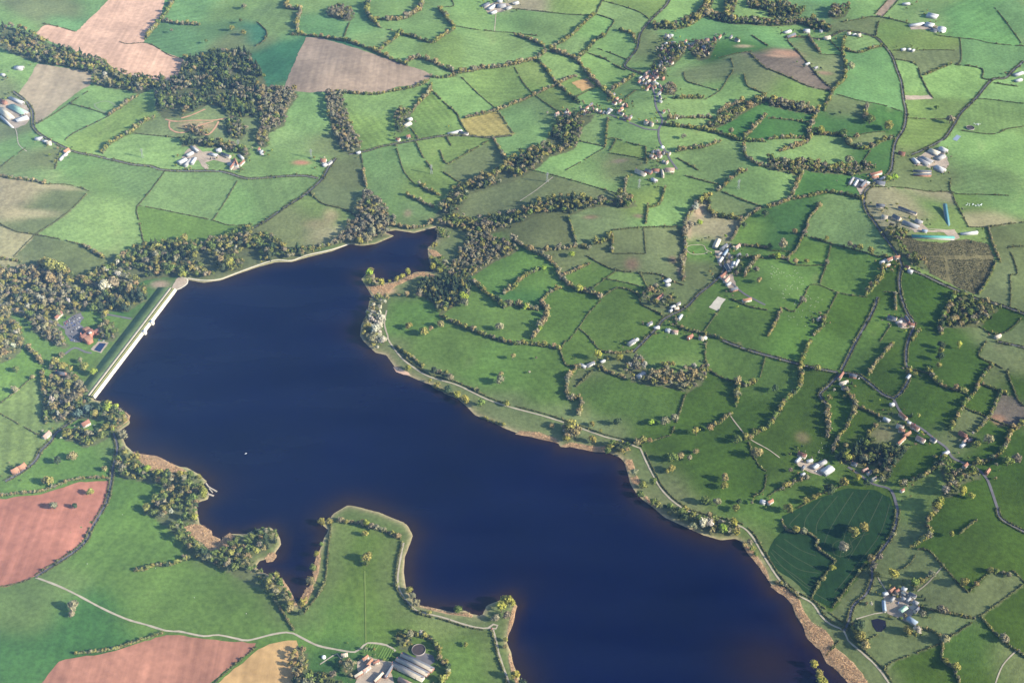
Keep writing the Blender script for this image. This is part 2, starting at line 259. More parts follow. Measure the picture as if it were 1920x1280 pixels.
HEDGES = """
h 69,233 100,215 130,195 165,172
h 132,195 170,205 205,217
T1.6 205,217 230,200 260,180
h 120,265 137,251 170,235 205,218
T1.8 192,288 205,272 230,257 250,247 270,230 290,222
h 250,250 285,254 317,257 345,260
T1.4 300,40 335,46 375,48
T1.6 327,0 308,32 285,60 272,75
h 225,79 240,83 270,81 290,87 310,100 328,108 350,110
h 80,45 110,51 140,60
h 0,315 25,295 48,278
h 115,278 103,318
T1.5 545,66 575,67 620,73 650,78 695,94 730,110 765,124
T1.2 642,175 700,178 730,173 780,163 805,150
H 482,42 500,60 495,77 480,87
T1.6 565,22 557,45 560,62
T1.6 542,0 537,15 567,20
T2 690,5 692,32 712,52
T2 705,35 730,39 755,37 780,25 790,15 792,0
H 655,44 645,70
h 712,52 745,60
T1.6 752,62 742,72 725,85 712,96
T1.5 752,65 780,72 810,81 830,70 852,55
T1.6 852,52 837,35 822,15
h 852,49 885,55 930,60 960,62 1010,68
h 830,14 850,12 847,0
T1.8 762,117 785,110 817,120 852,137 880,135 905,130 945,126 985,117 1007,110 1025,97
T1.2 807,145 830,147 855,142
h 865,145 892,172 930,205 955,240 962,250
T1.6 807,160 805,175 785,195 772,212
H 810,170 830,190 855,212 862,225 870,240 880,253
T1.3 870,222 905,215 935,207 960,197 985,187 1010,175 1040,162 1070,147 1082,145
h 770,240 785,260
h 742,272 750,300 757,320 765,332 777,345
H 780,267 792,292 812,320
H 827,320 865,345
H 837,258 846,274
H 825,282 837,307 860,297 890,280 915,265
T1.4 925,260 942,290 950,300
h 677,288 682,320
T1.5 681,320 687,352
h 960,17 997,20 1060,27 1115,30
H 1130,0 1117,28
T1.4 1115,28 1100,40 1080,60 1060,77 1030,92
T1.4 965,67 992,75 1022,90
T2 1030,95 1060,105 1082,115 1100,137 1120,160 1140,177 1150,190
H 1120,28 1150,39 1142,55 1132,72
T1.6 1132,70 1115,78 1102,95 1082,112
h 1130,2 1167,12 1200,24 1217,37
T1.4 1160,57 1187,66 1190,82
h 1122,92 1150,102 1175,112
H 1102,100 1135,112 1160,127 1172,132
T2.4 1225,45 1260,55 1290,50 1310,35 1325,15 1335,0
T2.4 1320,30 1345,30 1370,40 1400,43 1440,45
T2.2 1360,40 1365,20 1380,5
T2.2 1400,10 1420,5 1435,0
T1.6 1005,112 1020,127 1037,150 1065,177 1085,195
h 965,127 982,157 1007,182 1047,210
h 1080,182 1120,162
T1.6 1147,170 1172,155 1190,142
H 1165,192 1192,170
T1.6 1250,225 1285,222 1335,222
T1.8 1245,235 1285,240 1330,247 1365,257 1390,265 1435,266
T2.2 1335,240 1360,225 1380,210 1400,200 1422,192 1435,180
T1.8 1345,215 1370,200 1395,190
T1.6 1395,260 1415,240 1435,217
T1.5 1267,285 1292,280 1320,277 1350,267
T1.7 1395,270 1397,292 1415,307 1440,315
h 1282,135 1287,152 1310,160 1345,170
h 1370,110 1375,130 1365,147 1350,170 1322,187
H 1395,140 1400,160 1417,170 1435,177
T1.6 1260,185 1290,185 1320,185
H 1410,67 1440,87
h 1345,110 1385,100 1410,97
H 1405,100 1425,120 1440,132
h 1087,265 1120,272 1135,276
T1 1140,222 1137,250 1135,275
h 1140,260 1155,260 1185,270 1210,275
h 1155,262 1142,285
h 1142,287 1172,292 1210,299
H 1210,275 1212,307
h 1135,277 1110,292 1060,320
H 1270,297 1310,320
T2 1520,35 1535,45 1555,60
H 1580,42 1610,37 1647,32 1705,45
H 1647,42 1642,67
h 1640,27 1665,0
h 1655,32 1685,0
h 1757,67 1800,72 1830,75 1860,82 1920,87
h 1865,15 1885,40 1915,82
h 1800,72 1802,112 1792,122
H 1792,122 1840,130 1842,147 1860,150
T1 1732,142 1760,130 1785,120
h 1675,95 1715,95 1790,95
H 1680,112 1715,120 1727,145 1740,170 1750,183
T1.3 1585,95 1610,100 1635,92 1657,87
T1.6 1582,70 1580,105 1585,125 1582,150 1565,167 1550,195 1545,210
H 1477,77 1515,120 1540,150 1562,167
H 1440,130 1477,145 1515,162 1562,172
h 1567,177 1615,190 1652,197 1692,210
T1.3 1515,67 1537,100
h 1537,102 1575,104
h 1557,77 1580,102
H 1865,155 1910,160
h 1835,182 1865,185 1920,194
h 1700,222 1752,224 1795,222
h 1802,245 1860,252 1890,242 1920,237
T2.4 1440,190 1460,196 1490,202 1527,210
T2 1535,207 1525,225 1517,245 1515,265 1490,277 1460,285
H 1440,222 1475,225 1517,230
T1.6 1440,262 1477,260 1512,260
T2 1522,252 1575,255 1590,272 1615,280 1635,277 1655,265 1677,260
T2.2 1625,200 1622,220 1630,230
h 1595,260 1625,250 1660,247
T2.4 1440,300 1477,310 1510,305 1540,310
T1.8 1565,315 1602,312 1640,312
h 1620,300 1632,283
T1.4 0,330 20,335 55,339 85,345
h 87,346 130,347 168,359
h 162,365 135,392 102,417 67,440 25,482
H 0,420 30,434 65,440 112,449 155,460
T1.9 157,463 175,472 195,485
T1.6 0,485 40,492
h 310,320 275,367 257,390 260,412 271,462
h 262,386 300,393 360,405 400,412 430,421 470,421
h 445,340 400,410
h 0,757 20,742 62,707
T2.6 50,650 65,665 80,685
T2.2 80,695 85,740 87,795
h 0,775 45,800 90,826
T1.3 0,930 37,925 75,922 105,912 130,902 150,898 180,896 207,897
T2 252,1070 275,1067 292,1060 320,1060 337,1052 357,1046
T1.2 305,1186 250,1205 205,1218 140,1226
h 480,1213 462,1228 440,1246 415,1268 398,1285
h 0,1100 35,1093 66,1082
H 621,982 616,1022 613,1060 609,1092 597,1115 577,1140 565,1157
H 754,1017 747,1047 742,1080 744,1102 754,1120 774,1143 795,1153 830,1161
h 830,1161 870,1174 900,1180 922,1182
H 922,1184 927,1202 934,1232 947,1269 952,1285
T2 632,977 662,980 687,985 705,992 725,997 740,1005 752,1010
T1 512,1120 542,1167 552,1182
T2.4 745,1190 765,1185 785,1192 805,1197 820,1215 826,1235 840,1252 838,1270 822,1284
T1.8 562,470 585,467 620,460 640,455
T1.8 747,425 770,429 800,424 812,415
H 582,362 605,382 635,390 655,397 672,410
T1.5 785,347 805,360 825,367
T1.5 762,365 785,377 812,390
T2.4 960,450 990,467 1020,482 1042,500 1050,520 1070,537 1090,545 1115,552 1125,562
T2 1017,470 1060,467 1085,462 1105,467
T2 1107,460 1135,452 1145,437
T1 1065,407 1072,427 1080,455
H 1100,480 1130,497 1155,507 1200,512 1235,515 1260,527 1282,535
h 1112,540 1155,508
T1.3 1055,517 1080,507 1107,495
h 1130,522 1172,530 1210,540
h 1200,512 1215,542
H 1130,557 1160,540 1195,552 1202,570 1225,582 1247,595
T1.9 960,545 975,527 997,512 1015,505
T1.6 1015,567 1030,550 1052,540
T2.2 945,577 960,572 985,577 1010,582
T2.4 1015,570 1027,587 1015,610 997,637
T2.4 885,525 905,545 925,560 945,577
T1.6 945,552 960,540
T1.8 825,592 855,607 892,622 925,635 960,645
T1.8 960,647 985,645 1022,650 1052,655
h 1125,565 1102,590 1085,615 1065,640
H 1060,640 1052,655 1055,672 1062,685 1080,686
h 1087,617 1102,630 1120,652 1135,660
T1.3 1135,662 1160,662 1185,660
H 1150,432 1205,427 1275,425
T1.6 1148,435 1148,475
h 1150,476 1210,476
h 1207,430 1211,476
T1.2 1215,385 1210,420
T1.3 1175,332 1170,362
T1 1247,352 1237,382 1217,390
h 1000,320 1042,330 1085,342 1135,357 1165,365
T1.7 1302,387 1287,415 1282,437 1285,460 1280,505 1280,527
T2.2 1302,387 1320,375 1335,365
T2 1330,375 1330,397 1350,407 1385,412 1395,415
T1.7 1345,360 1360,347 1380,330 1400,320
H 1355,360 1397,377 1435,390
H 1285,330 1347,346
T1.3 1425,392 1392,415 1377,440 1370,452
T1.2 1385,460 1440,466
H 1390,482 1440,485
T1.8 1395,520 1410,495 1425,480
H 1370,560 1405,575 1440,582
T1.2 1267,595 1270,610 1290,620 1317,625 1355,637
h 1320,622 1335,600 1350,580
h 1632,351 1690,352 1740,359 1782,361 1790,377 1805,405 1816,426
h 1782,335 1786,361 1840,365 1892,367
h 1816,426 1850,426 1885,421 1920,417
T1 1852,426 1862,460 1875,492
T1 1867,490 1852,525 1835,552
T1.9 1440,390 1455,385 1480,375 1490,357 1500,335 1505,320
T1.5 1482,375 1515,370 1552,362 1590,367 1617,375
T1.9 1547,320 1580,325 1600,330
T1 1537,380 1530,395 1517,410 1512,430 1505,442 1492,470 1480,480 1477,490
H 1507,441 1557,457 1615,472 1650,482 1675,484
H 1557,462 1550,492 1537,532
h 1520,534 1537,535 1572,549 1615,556 1637,559
H 1517,537 1492,582 1470,577
H 1570,550 1550,590
T1.7 1547,592 1540,615 1525,630
T1.2 1465,580 1455,605 1440,632
h 1440,470 1482,472
T1.5 1440,482 1477,487
h 1477,487 1490,497 1545,497
T2.4 1655,500 1650,525 1635,540 1622,555
h 1657,547 1682,549
T1.3 1677,550 1680,582
T2.4 1790,548 1782,572 1770,590 1762,612 1765,630
h 1890,465 1900,485 1907,513 1894,517 1895,545 1894,575
h 1890,465 1920,462
h 1835,612 1865,627 1890,620 1915,597
h 1650,640 1670,610
T1.5 1722,620 1710,640
T2.2 1550,757 1552,780 1552,822
T2.2 1520,640 1505,672 1500,690 1502,712 1495,732 1475,750 1455,780 1440,800 1430,807 1395,825
T2 1585,732 1602,755 1600,775 1585,805 1570,825 1560,850
T1.3 1605,762 1630,772 1657,785
T1.6 1675,645 1655,667 1640,685 1627,705
T2.2 1740,692 1750,712 1775,727 1812,737
H 1707,692 1740,700
T1.8 1860,685 1840,710 1827,737 1810,755 1795,780 1782,807
H 1850,640 1835,667 1862,682 1885,695 1897,722 1907,747 1920,762
T1.3 1840,720 1870,732 1890,740
T1.3 1875,737 1855,780 1830,810
H 1810,765 1850,782 1895,800
T2.2 1930,785 1897,810 1885,837 1870,855 1845,867 1825,870
T1.6 1647,795 1630,812 1625,827
T2.2 1687,910 1715,900 1740,887 1765,865 1775,860
T2.4 1755,960 1737,980 1745,1002 1722,1017 1710,1027
T2 1460,920 1485,907 1512,897
h 1440,930 1460,917
h 1485,960 1540,927 1580,910
T1 1465,975 1477,995 1515,1000 1533,1014 1532,1027 1567,1052
H 1567,1052 1557,1065 1540,1087 1522,1120
T1.7 742,650 762,665 780,677 795,690
T1.5 815,697 847,707
H 850,714 890,731 910,742
T2.2 1087,687 1067,710 1062,735 1070,750 1085,745 1090,762 1085,780
H 1110,695 1080,725
T1.6 1120,687 1145,700 1172,710
H 1285,740 1272,780 1260,812
h 1222,827 1260,815
H 1327,692 1350,707 1375,715
T2.4 1380,715 1395,725 1405,722 1420,715
T2.2 1385,725 1382,745 1380,762
T1.7 1372,775 1357,787 1332,802
H 1325,640 1322,660 1324,687
h 1435,670 1425,707
h 1405,830 1410,850 1417,862 1425,875 1437,884
h 1437,887 1432,917 1412,932
H 1720,1030 1740,1032 1767,1060 1790,1087 1815,1111
h 1817,1110 1850,1077
T1.2 1852,1070 1870,1072 1890,1077
h 1900,1070 1930,1100
h 1920,1095 1870,1132 1835,1157
T1 1742,1142 1790,1152 1827,1160
h 1822,1167 1777,1197
T1.2 1840,1157 1870,1192 1902,1217 1930,1236
T1.2 1717,1177 1752,1185 1767,1207 1767,1237 1787,1255 1800,1285
h 1765,1205 1715,1225 1675,1240 1657,1255
h 1645,1190 1620,1202
T2.2 1597,1172 1605,1190 1622,1210
h 1680,1070 1702,1060 1717,1040
T1.7 1712,1107 1727,1092 1745,1077
H 1622,1057 1560,1140
h 1550,1227 1575,1200
h 1522,1122 1580,1167
T0.7 1800,1000 1830,975
T1.4 1455,1092 1470,1097 1500,1122
T1 812,725 835,735 858,744 875,756
T1.2 906,783 925,791 945,798
"""
# woods: palette, crown radius in metres, outline
WOODS = """
mixed 3.6 1222,48 1260,47 1295,43 1325,30 1338,4 1326,0 1302,27 1262,54 1226,58
mixed 3.6 1330,26 1375,34 1440,39 1500,34 1558,52 1552,62 1500,46 1440,50 1375,46 1330,36
mixed 3.6 1358,0 1382,0 1376,26 1360,34
mixed 3.6 1400,0 1442,0 1436,20 1404,16
mixed 3.4 1325,238 1360,216 1400,194 1435,178 1440,188 1402,208 1366,231 1332,246
greybrown 3.4 1440,184 1500,196 1530,205 1526,215 1490,210 1440,199
mixed 3.6 1500,304 1545,308 1600,317 1640,314 1640,324 1595,328 1545,326 1500,318
mixed 3.6 1440,298 1480,306 1500,311 1496,330 1440,318
mixed 5.0 0,55 20,50 60,65 100,85 160,105 190,112 205,125 235,140 270,146 310,153 290,165 260,178 240,170 200,165 175,160 172,140 150,132 120,126 80,120 50,112 20,100 0,90
darkmix 4.8 330,150 340,130 350,112 385,108 400,100 440,97 458,97 470,110 485,130 497,150 500,170 490,180 480,215 470,222 430,220 420,205 390,195 385,200 350,215 340,222 305,222 292,205 292,185 290,165 310,153
greybrown 4.8 480,185 490,168 555,172 560,180 540,207 535,235 517,245 505,250 505,275 488,278 480,262 490,240 485,215
greybrown 4.6 610,175 640,175 645,190 655,225 665,250 677,270 677,285 655,290 640,280 625,250 617,220 612,195
greybrown 4.5 612,22 635,15 660,20 665,32 655,42 630,35 615,31
mixed 4.5 340,262 380,262 430,270 460,275 470,290 462,300 440,285 400,278 360,275 340,275
mixed 4.8 1045,225 1080,217 1115,215 1107,230 1092,240 1085,265 1077,280 1060,287 1030,295 1010,315 985,330 960,342 915,352 880,365 865,390 862,402 877,412 860,430 820,425 812,410 830,385 840,367 855,352 900,335 930,322 950,305 960,300 985,290 1017,272 1040,240
mixed 4.6 1440,10 1455,5 1475,8 1495,15 1510,20 1497,32 1465,35 1440,32
mixed 4.6 1562,15 1590,12 1592,22 1585,32 1565,37 1552,32
olive 5.2 225,480 272,462 325,452 350,460 375,460 420,445 475,422 480,430 505,437 530,460 540,470 562,470 600,472 575,480 547,487 517,485 480,497 437,512 412,521 382,523 352,520 330,518 275,525 240,540 215,545 205,555 190,560 172,560 140,555 130,540 132,520 160,520 210,495
mixed 5.0 240,540 275,534 275,565 262,570 240,585 185,585 172,572 140,567 140,555 172,558 205,555
brown 5.0 0,505 40,505 75,500 135,505 132,520 130,540 140,567 165,578 140,592 105,590 112,618 60,600 30,590 0,580
brown 5.2 0,580 20,590 35,610 47,640 40,655 30,670 0,682
greybrown 4.6 60,600 110,620 130,650 120,655 90,640 60,620
brown 4.6 95,690 110,680 130,695 155,715 162,740 150,760 140,775 120,790 105,795 95,770 92,730
conifer 4.6 140,750 165,752 185,770 185,787 165,787 140,787
olive 4.8 190,756 215,765 235,782 236,790 224,803 234,814 222,823 210,810 195,780
olive 4.8 122,810 148,808 175,812 205,814 205,822 175,835 160,840 145,830 120,825
mixed 4.8 195,600 215,612 225,625 215,640 195,640 185,620
olive 4.8 222,850 236,848 258,863 277,882 325,888 355,893 375,900 376,910 386,925 384,935 370,942 370,965 369,980 357,984 345,990 350,1005 376,1019 392,1038 412,1040 420,1030 440,1014 460,1010 476,1015 478,1030 476,1060 492,1072 512,1082 530,1092 538,1110 548,1130 552,1142 545,1140 520,1120 500,1105 480,1100 440,1080 400,1060 370,1050 350,1035 345,1020 320,995 295,975 270,960 285,945 310,925 300,905 275,905 250,900 222,895 220,870
darkmix 4.6 480,996 503,993 517,1000 523,1010 511,1024 498,1035 480,1044 477,1030 477,1010
greybrown 4.8 687,362 705,370 725,390 730,405 742,415 740,427 718,432 731,441 705,450 680,455 650,458 630,455 640,440 655,420 670,412 670,380 680,375
greybrown 3.6 880,440 905,440 960,460 972,470 955,480 930,490 905,505 885,520 840,520 850,490 865,470 872,455
conifer 4.2 885,525 880,552 870,567 855,572 837,585 825,592 815,572 800,560 780,552 782,532 805,521 840,520 870,520
mixed 4.8 820,425 860,430 880,440 920,440 960,427 985,415 1010,402 1055,397 1067,405 1100,392 1135,387 1175,392 1195,387 1175,362 1160,365 1145,380 1100,372 1042,372 1010,382 980,395 960,402 930,408 900,412 880,414
olive 4.4 820,430 835,435 845,445 832,452 818,448
pale 4.8 697,558 712,558 728,562 725,578 716,600 722,630 722,645 712,658 700,652 690,642 683,636 680,620 683,605 690,590 696,570
olive 4.2 684,512 698,513 702,528 716,532 700,538 688,536
olive 4.2 806,485 818,484 830,490 840,505 828,512 812,508
brown 4.8 1177,685 1192,672 1210,685 1212,702 1235,705 1245,690 1255,685 1267,700 1302,690 1322,687 1327,697 1317,720 1290,737 1260,727 1235,725 1210,722 1185,715 1172,700
olive 4.8 1815,550 1835,560 1875,580 1860,590 1850,600 1840,612 1802,615 1772,615 1785,585 1797,560
darkmix 4.6 1615,830 1630,825 1655,837 1680,835 1705,840 1690,857 1675,877 1660,905 1650,905 1647,880 1635,872 1620,880 1600,872 1580,870 1565,855 1580,847 1602,847
olive 4.8 1762,872 1775,865 1785,880 1840,887 1840,897 1820,902 1800,910 1802,922 1785,930 1765,935 1757,960 1747,960 1750,942 1775,915 1770,897
olive 4.8 1243,957 1262,950 1290,955 1340,968 1378,982 1388,1000 1378,1007 1350,1005 1320,996 1295,986 1270,975
olive 4.4 1135,842 1150,830 1175,835 1186,845 1182,858 1165,855 1150,850
brown 4.4 1055,800 1080,795 1092,806 1080,822 1062,830 1055,815
mixed 4.4 740,1192 765,1190 775,1205 765,1222 748,1215
brown 4.4 560,1210 575,1225 580,1260 600,1285 550,1300 545,1250
olive 4.4 565,1290 580,1262 615,1262 640,1278 670,1300 600,1310
brown 4.2 640,1232 660,1240 672,1260 660,1275 640,1255
mixed 4.6 1240,78 1275,82 1285,100 1262,125 1240,130 1230,115 1240,98
mixed 4.6 1290,85 1325,78 1345,80 1330,110 1310,115 1295,100
mixed 4.4 1225,128 1250,130 1248,150 1230,145
greybrown 4.4 1250,160 1270,165 1265,180 1245,178
mixed 4.4 740,210 755,205 770,215 765,235 752,250 742,245
olive 4.4 1205,545 1220,540 1262,555 1270,568 1255,585 1235,575 1215,570 1203,560
mixed 4.4 1385,478 1392,492 1388,512 1378,520 1376,500
olive 4.4 1655,428 1680,425 1700,440 1690,460 1705,480 1735,487 1745,510 1715,500 1690,480 1670,455
darkmix 4.4 1425,1262 1440,1256 1450,1270 1475,1285 1420,1300 1395,1290
brown 3.4 345,240 360,238 380,242 395,255 370,258
mixed 4.4 430,225 450,228 465,245 455,262 435,262 425,245
"""
# single trees: x, y, crown radius in photo pixels, look
TREES = """
323,61,4,olive 387,81,4,olive 436,55,5,olive 457,64,5,brown 458,15,5,brown 452,42,4,olive 375,48,3,pale 198,142,5,pale 275,152,6,pale 255,148,4,pale 183,155,5,bright
109,866,9,olive 138,857,9,brown 92,904,10,olive 170,924,7,olive 102,950,8,olive 140,950,6,olive 31,695,7,olive 62,708,5,brown 28,734,8,brown 276,953,8,olive 140,1138,11,brown 135,1152,7,brown
767,613,7,olive 795,625,8,olive 808,618,5,brown 826,610,7,brown 747,556,4,brown 762,553,6,brown 785,556,6,brown 937,615,8,brown 870,559,9,bright 872,570,8,olive
937,715,9,olive 962,672,5,pale 940,702,5,brown 815,697,7,olive 845,709,7,olive 820,725,7,olive 840,733,8,olive 858,742,7,yellow 872,755,8,yellow 902,758,9,olive 950,757,6,olive 806,716,4,yellow 765,692,6,yellow
993,699,3,white 1070,800,12,brown 1078,815,10,olive 1062,825,7,yellow 1110,826,8,olive 1158,793,8,olive 1221,794,6,bright 1247,793,9,olive 1264,786,8,brown 1110,796,5,brown 1126,809,4,olive 1305,812,9,olive 1330,804,7,olive 1348,795,4,olive 1382,827,8,olive 1304,848,6,olive 1260,860,10,olive 1275,856,7,pale 1292,861,5,pale 1258,879,7,brown 1250,885,5,olive 1418,852,11,olive
1358,897,8,brown 1357,912,8,olive 1322,941,9,olive 1343,944,9,brown 1385,942,6,olive 1380,955,8,olive 1225,904,8,olive 1195,831,8,olive 1205,828,8,olive 1217,828,6,brown 1140,846,7,olive 1190,887,7,pale 1205,912,8,olive 1200,928,8,olive 1225,943,8,olive 1232,947,7,brown 1035,800,5,brown
1072,479,6,bright 1312,420,6,bright 1085,543,8,yellow 1108,546,7,olive 1020,505,5,bright 986,577,6,bright 1012,617,5,bright 1395,425,6,olive 1417,507,6,brown 1423,527,6,brown 1243,570,4,pale 1340,407,5,olive 1433,403,7,olive 1005,672,3,pale
1490,437,6,brown 1508,437,5,brown 1467,464,9,pale 1549,449,5,olive 1592,460,6,olive 1602,465,5,brown 1612,466,6,brown 1631,472,7,olive 1443,463,5,olive 1458,483,7,bright 1490,493,5,pale 1512,492,5,olive 1504,565,7,brown 1550,493,5,brown 1535,387,6,olive 1527,245,6,yellow 1538,250,7,yellow 1580,252,8,olive 1590,268,7,olive 1605,258,6,olive 1665,240,9,olive 1630,228,9,olive 1590,303,8,brown 1593,128,8,pale 1780,228,8,brown
1451,730,7,olive 1532,692,7,olive 1554,747,6,olive 1585,837,5,brown 1762,650,8,olive 1763,659,6,olive 1796,651,6,yellow 1762,672,9,olive 1759,687,6,olive 1702,697,6,brown 1715,702,5,olive 1852,827,10,brown 1888,868,10,olive 1585,863,9,yellow 1553,921,12,olive 1581,906,9,olive 1510,940,7,olive 1527,933,6,olive 1535,928,5,olive 1477,956,10,brown 1482,882,5,brown 1607,895,6,yellow 1624,907,7,olive 1905,862,9,brown 1640,885,6,olive 1830,835,7,olive
1492,995,8,brown 1506,998,7,brown 1599,1000,11,olive 1617,992,10,olive 1580,1026,10,brown 1560,1066,7,yellow 1543,1085,5,olive 1675,1003,5,brown 1631,1048,8,brown 1648,1045,7,brown 1638,1062,7,brown 1642,1078,6,yellow 1672,1080,10,yellow 1712,1094,10,olive 1745,1078,8,olive 1726,1090,6,olive 1783,1003,5,pale 1806,1093,9,olive 1830,1095,5,brown 1856,1070,6,brown 1866,1072,6,olive 1891,1078,6,brown 1765,1145,10,brown 1610,1175,13,olive 1612,1195,10,olive 1622,1212,9,brown 1770,1200,9,olive 1773,1240,6,olive 1790,1252,9,brown 1525,1247,8,yellow 1533,1264,9,olive 1540,1279,10,yellow 1880,1197,9,brown 1727,1152,8,brown 1700,1183,9,pale 1717,1185,8,pale 1410,1030,6,olive 1416,1040,5,olive 1405,1018,6,brown
603,980,8,olive 618,978,6,olive 687,985,7,yellow 685,1001,6,olive 689,1047,10,olive 687,1058,6,olive 873,1208,5,olive 858,1143,8,olive 768,1107,7,olive 773,1119,7,brown 781,1132,8,brown 805,1148,5,olive 945,1128,10,yellow 955,1133,10,yellow 940,1143,10,yellow 928,1160,8,brown 951,1155,8,brown 588,1067,8,olive 584,1091,9,olive 595,1042,6,yellow 603,1022,5,olive 567,1135,8,yellow 572,1125,6,olive 563,1150,6,olive 545,1142,8,brown 948,1200,5,olive 947,1212,5,brown 966,1270,9,yellow 980,1283,9,olive 790,1187,6,white 769,1190,7,pale
1372,985,9,yellow 1355,992,9,bright 1330,983,9,pale 1318,987,9,white 1300,990,7,pale 1380,1000,7,yellow 1395,1022,5,brown 362,470,9,olive 344,518,7,yellow 348,450,8,brown 430,495,10,yellow 418,505,9,olive 205,768,10,bright 218,764,6,bright 197,880,6,olive 212,805,5,bright 232,818,9,olive 235,788,6,olive 300,890,8,yellow 340,895,8,yellow 278,882,9,bright 383,930,9,yellow 380,920,7,yellow 366,975,8,yellow 350,970,9,olive 100,508,13,pale 85,498,12,pale 118,512,11,pale 98,528,12,pale 215,535,13,pale 200,545,10,pale 690,452,8,pale 676,455,8,yellow 700,440,8,pale 712,430,7,pale 715,600,9,white 705,625,10,white 712,612,8,pale 718,640,8,white 700,640,9,pale 693,514,8,bright 688,530,6,olive 716,534,7,yellow 730,530,4,yellow 745,527,5,yellow 754,520,6,yellow 765,515,6,yellow 812,505,6,yellow 825,508,6,yellow 835,495,6,olive 815,463,7,pale 178,700,8,bright 110,590,6,brown 130,722,9,olive 152,722,8,olive 155,738,7,pale 148,778,9,blue 165,770,9,blue 180,777,7,olive 200,803,7,olive 120,690,8,olive 105,682,9,olive 117,668,6,brown 152,678,6,brown 160,690,9,brown 1303,395,8,pale 1293,428,7,pale 1285,440,7,pale 1275,490,7,pale 1160,672,7,yellow 1120,672,8,yellow 1675,335,7,bright 1665,338,7,bright 1755,205,5,olive 1370,250,5,pale 1282,258,5,pale 1390,210,7,brown 1405,200,7,brown 1575,215,4,olive
245,548,8,pale 252,560,9,conifer 265,560,10,conifer 238,580,9,conifer 178,580,9,olive 200,590,7,olive 225,565,8,brown 1345,250,4,olive 1820,930,7,yellow 1800,925,9,yellow 1760,945,8,yellow 1755,955,8,yellow
"""
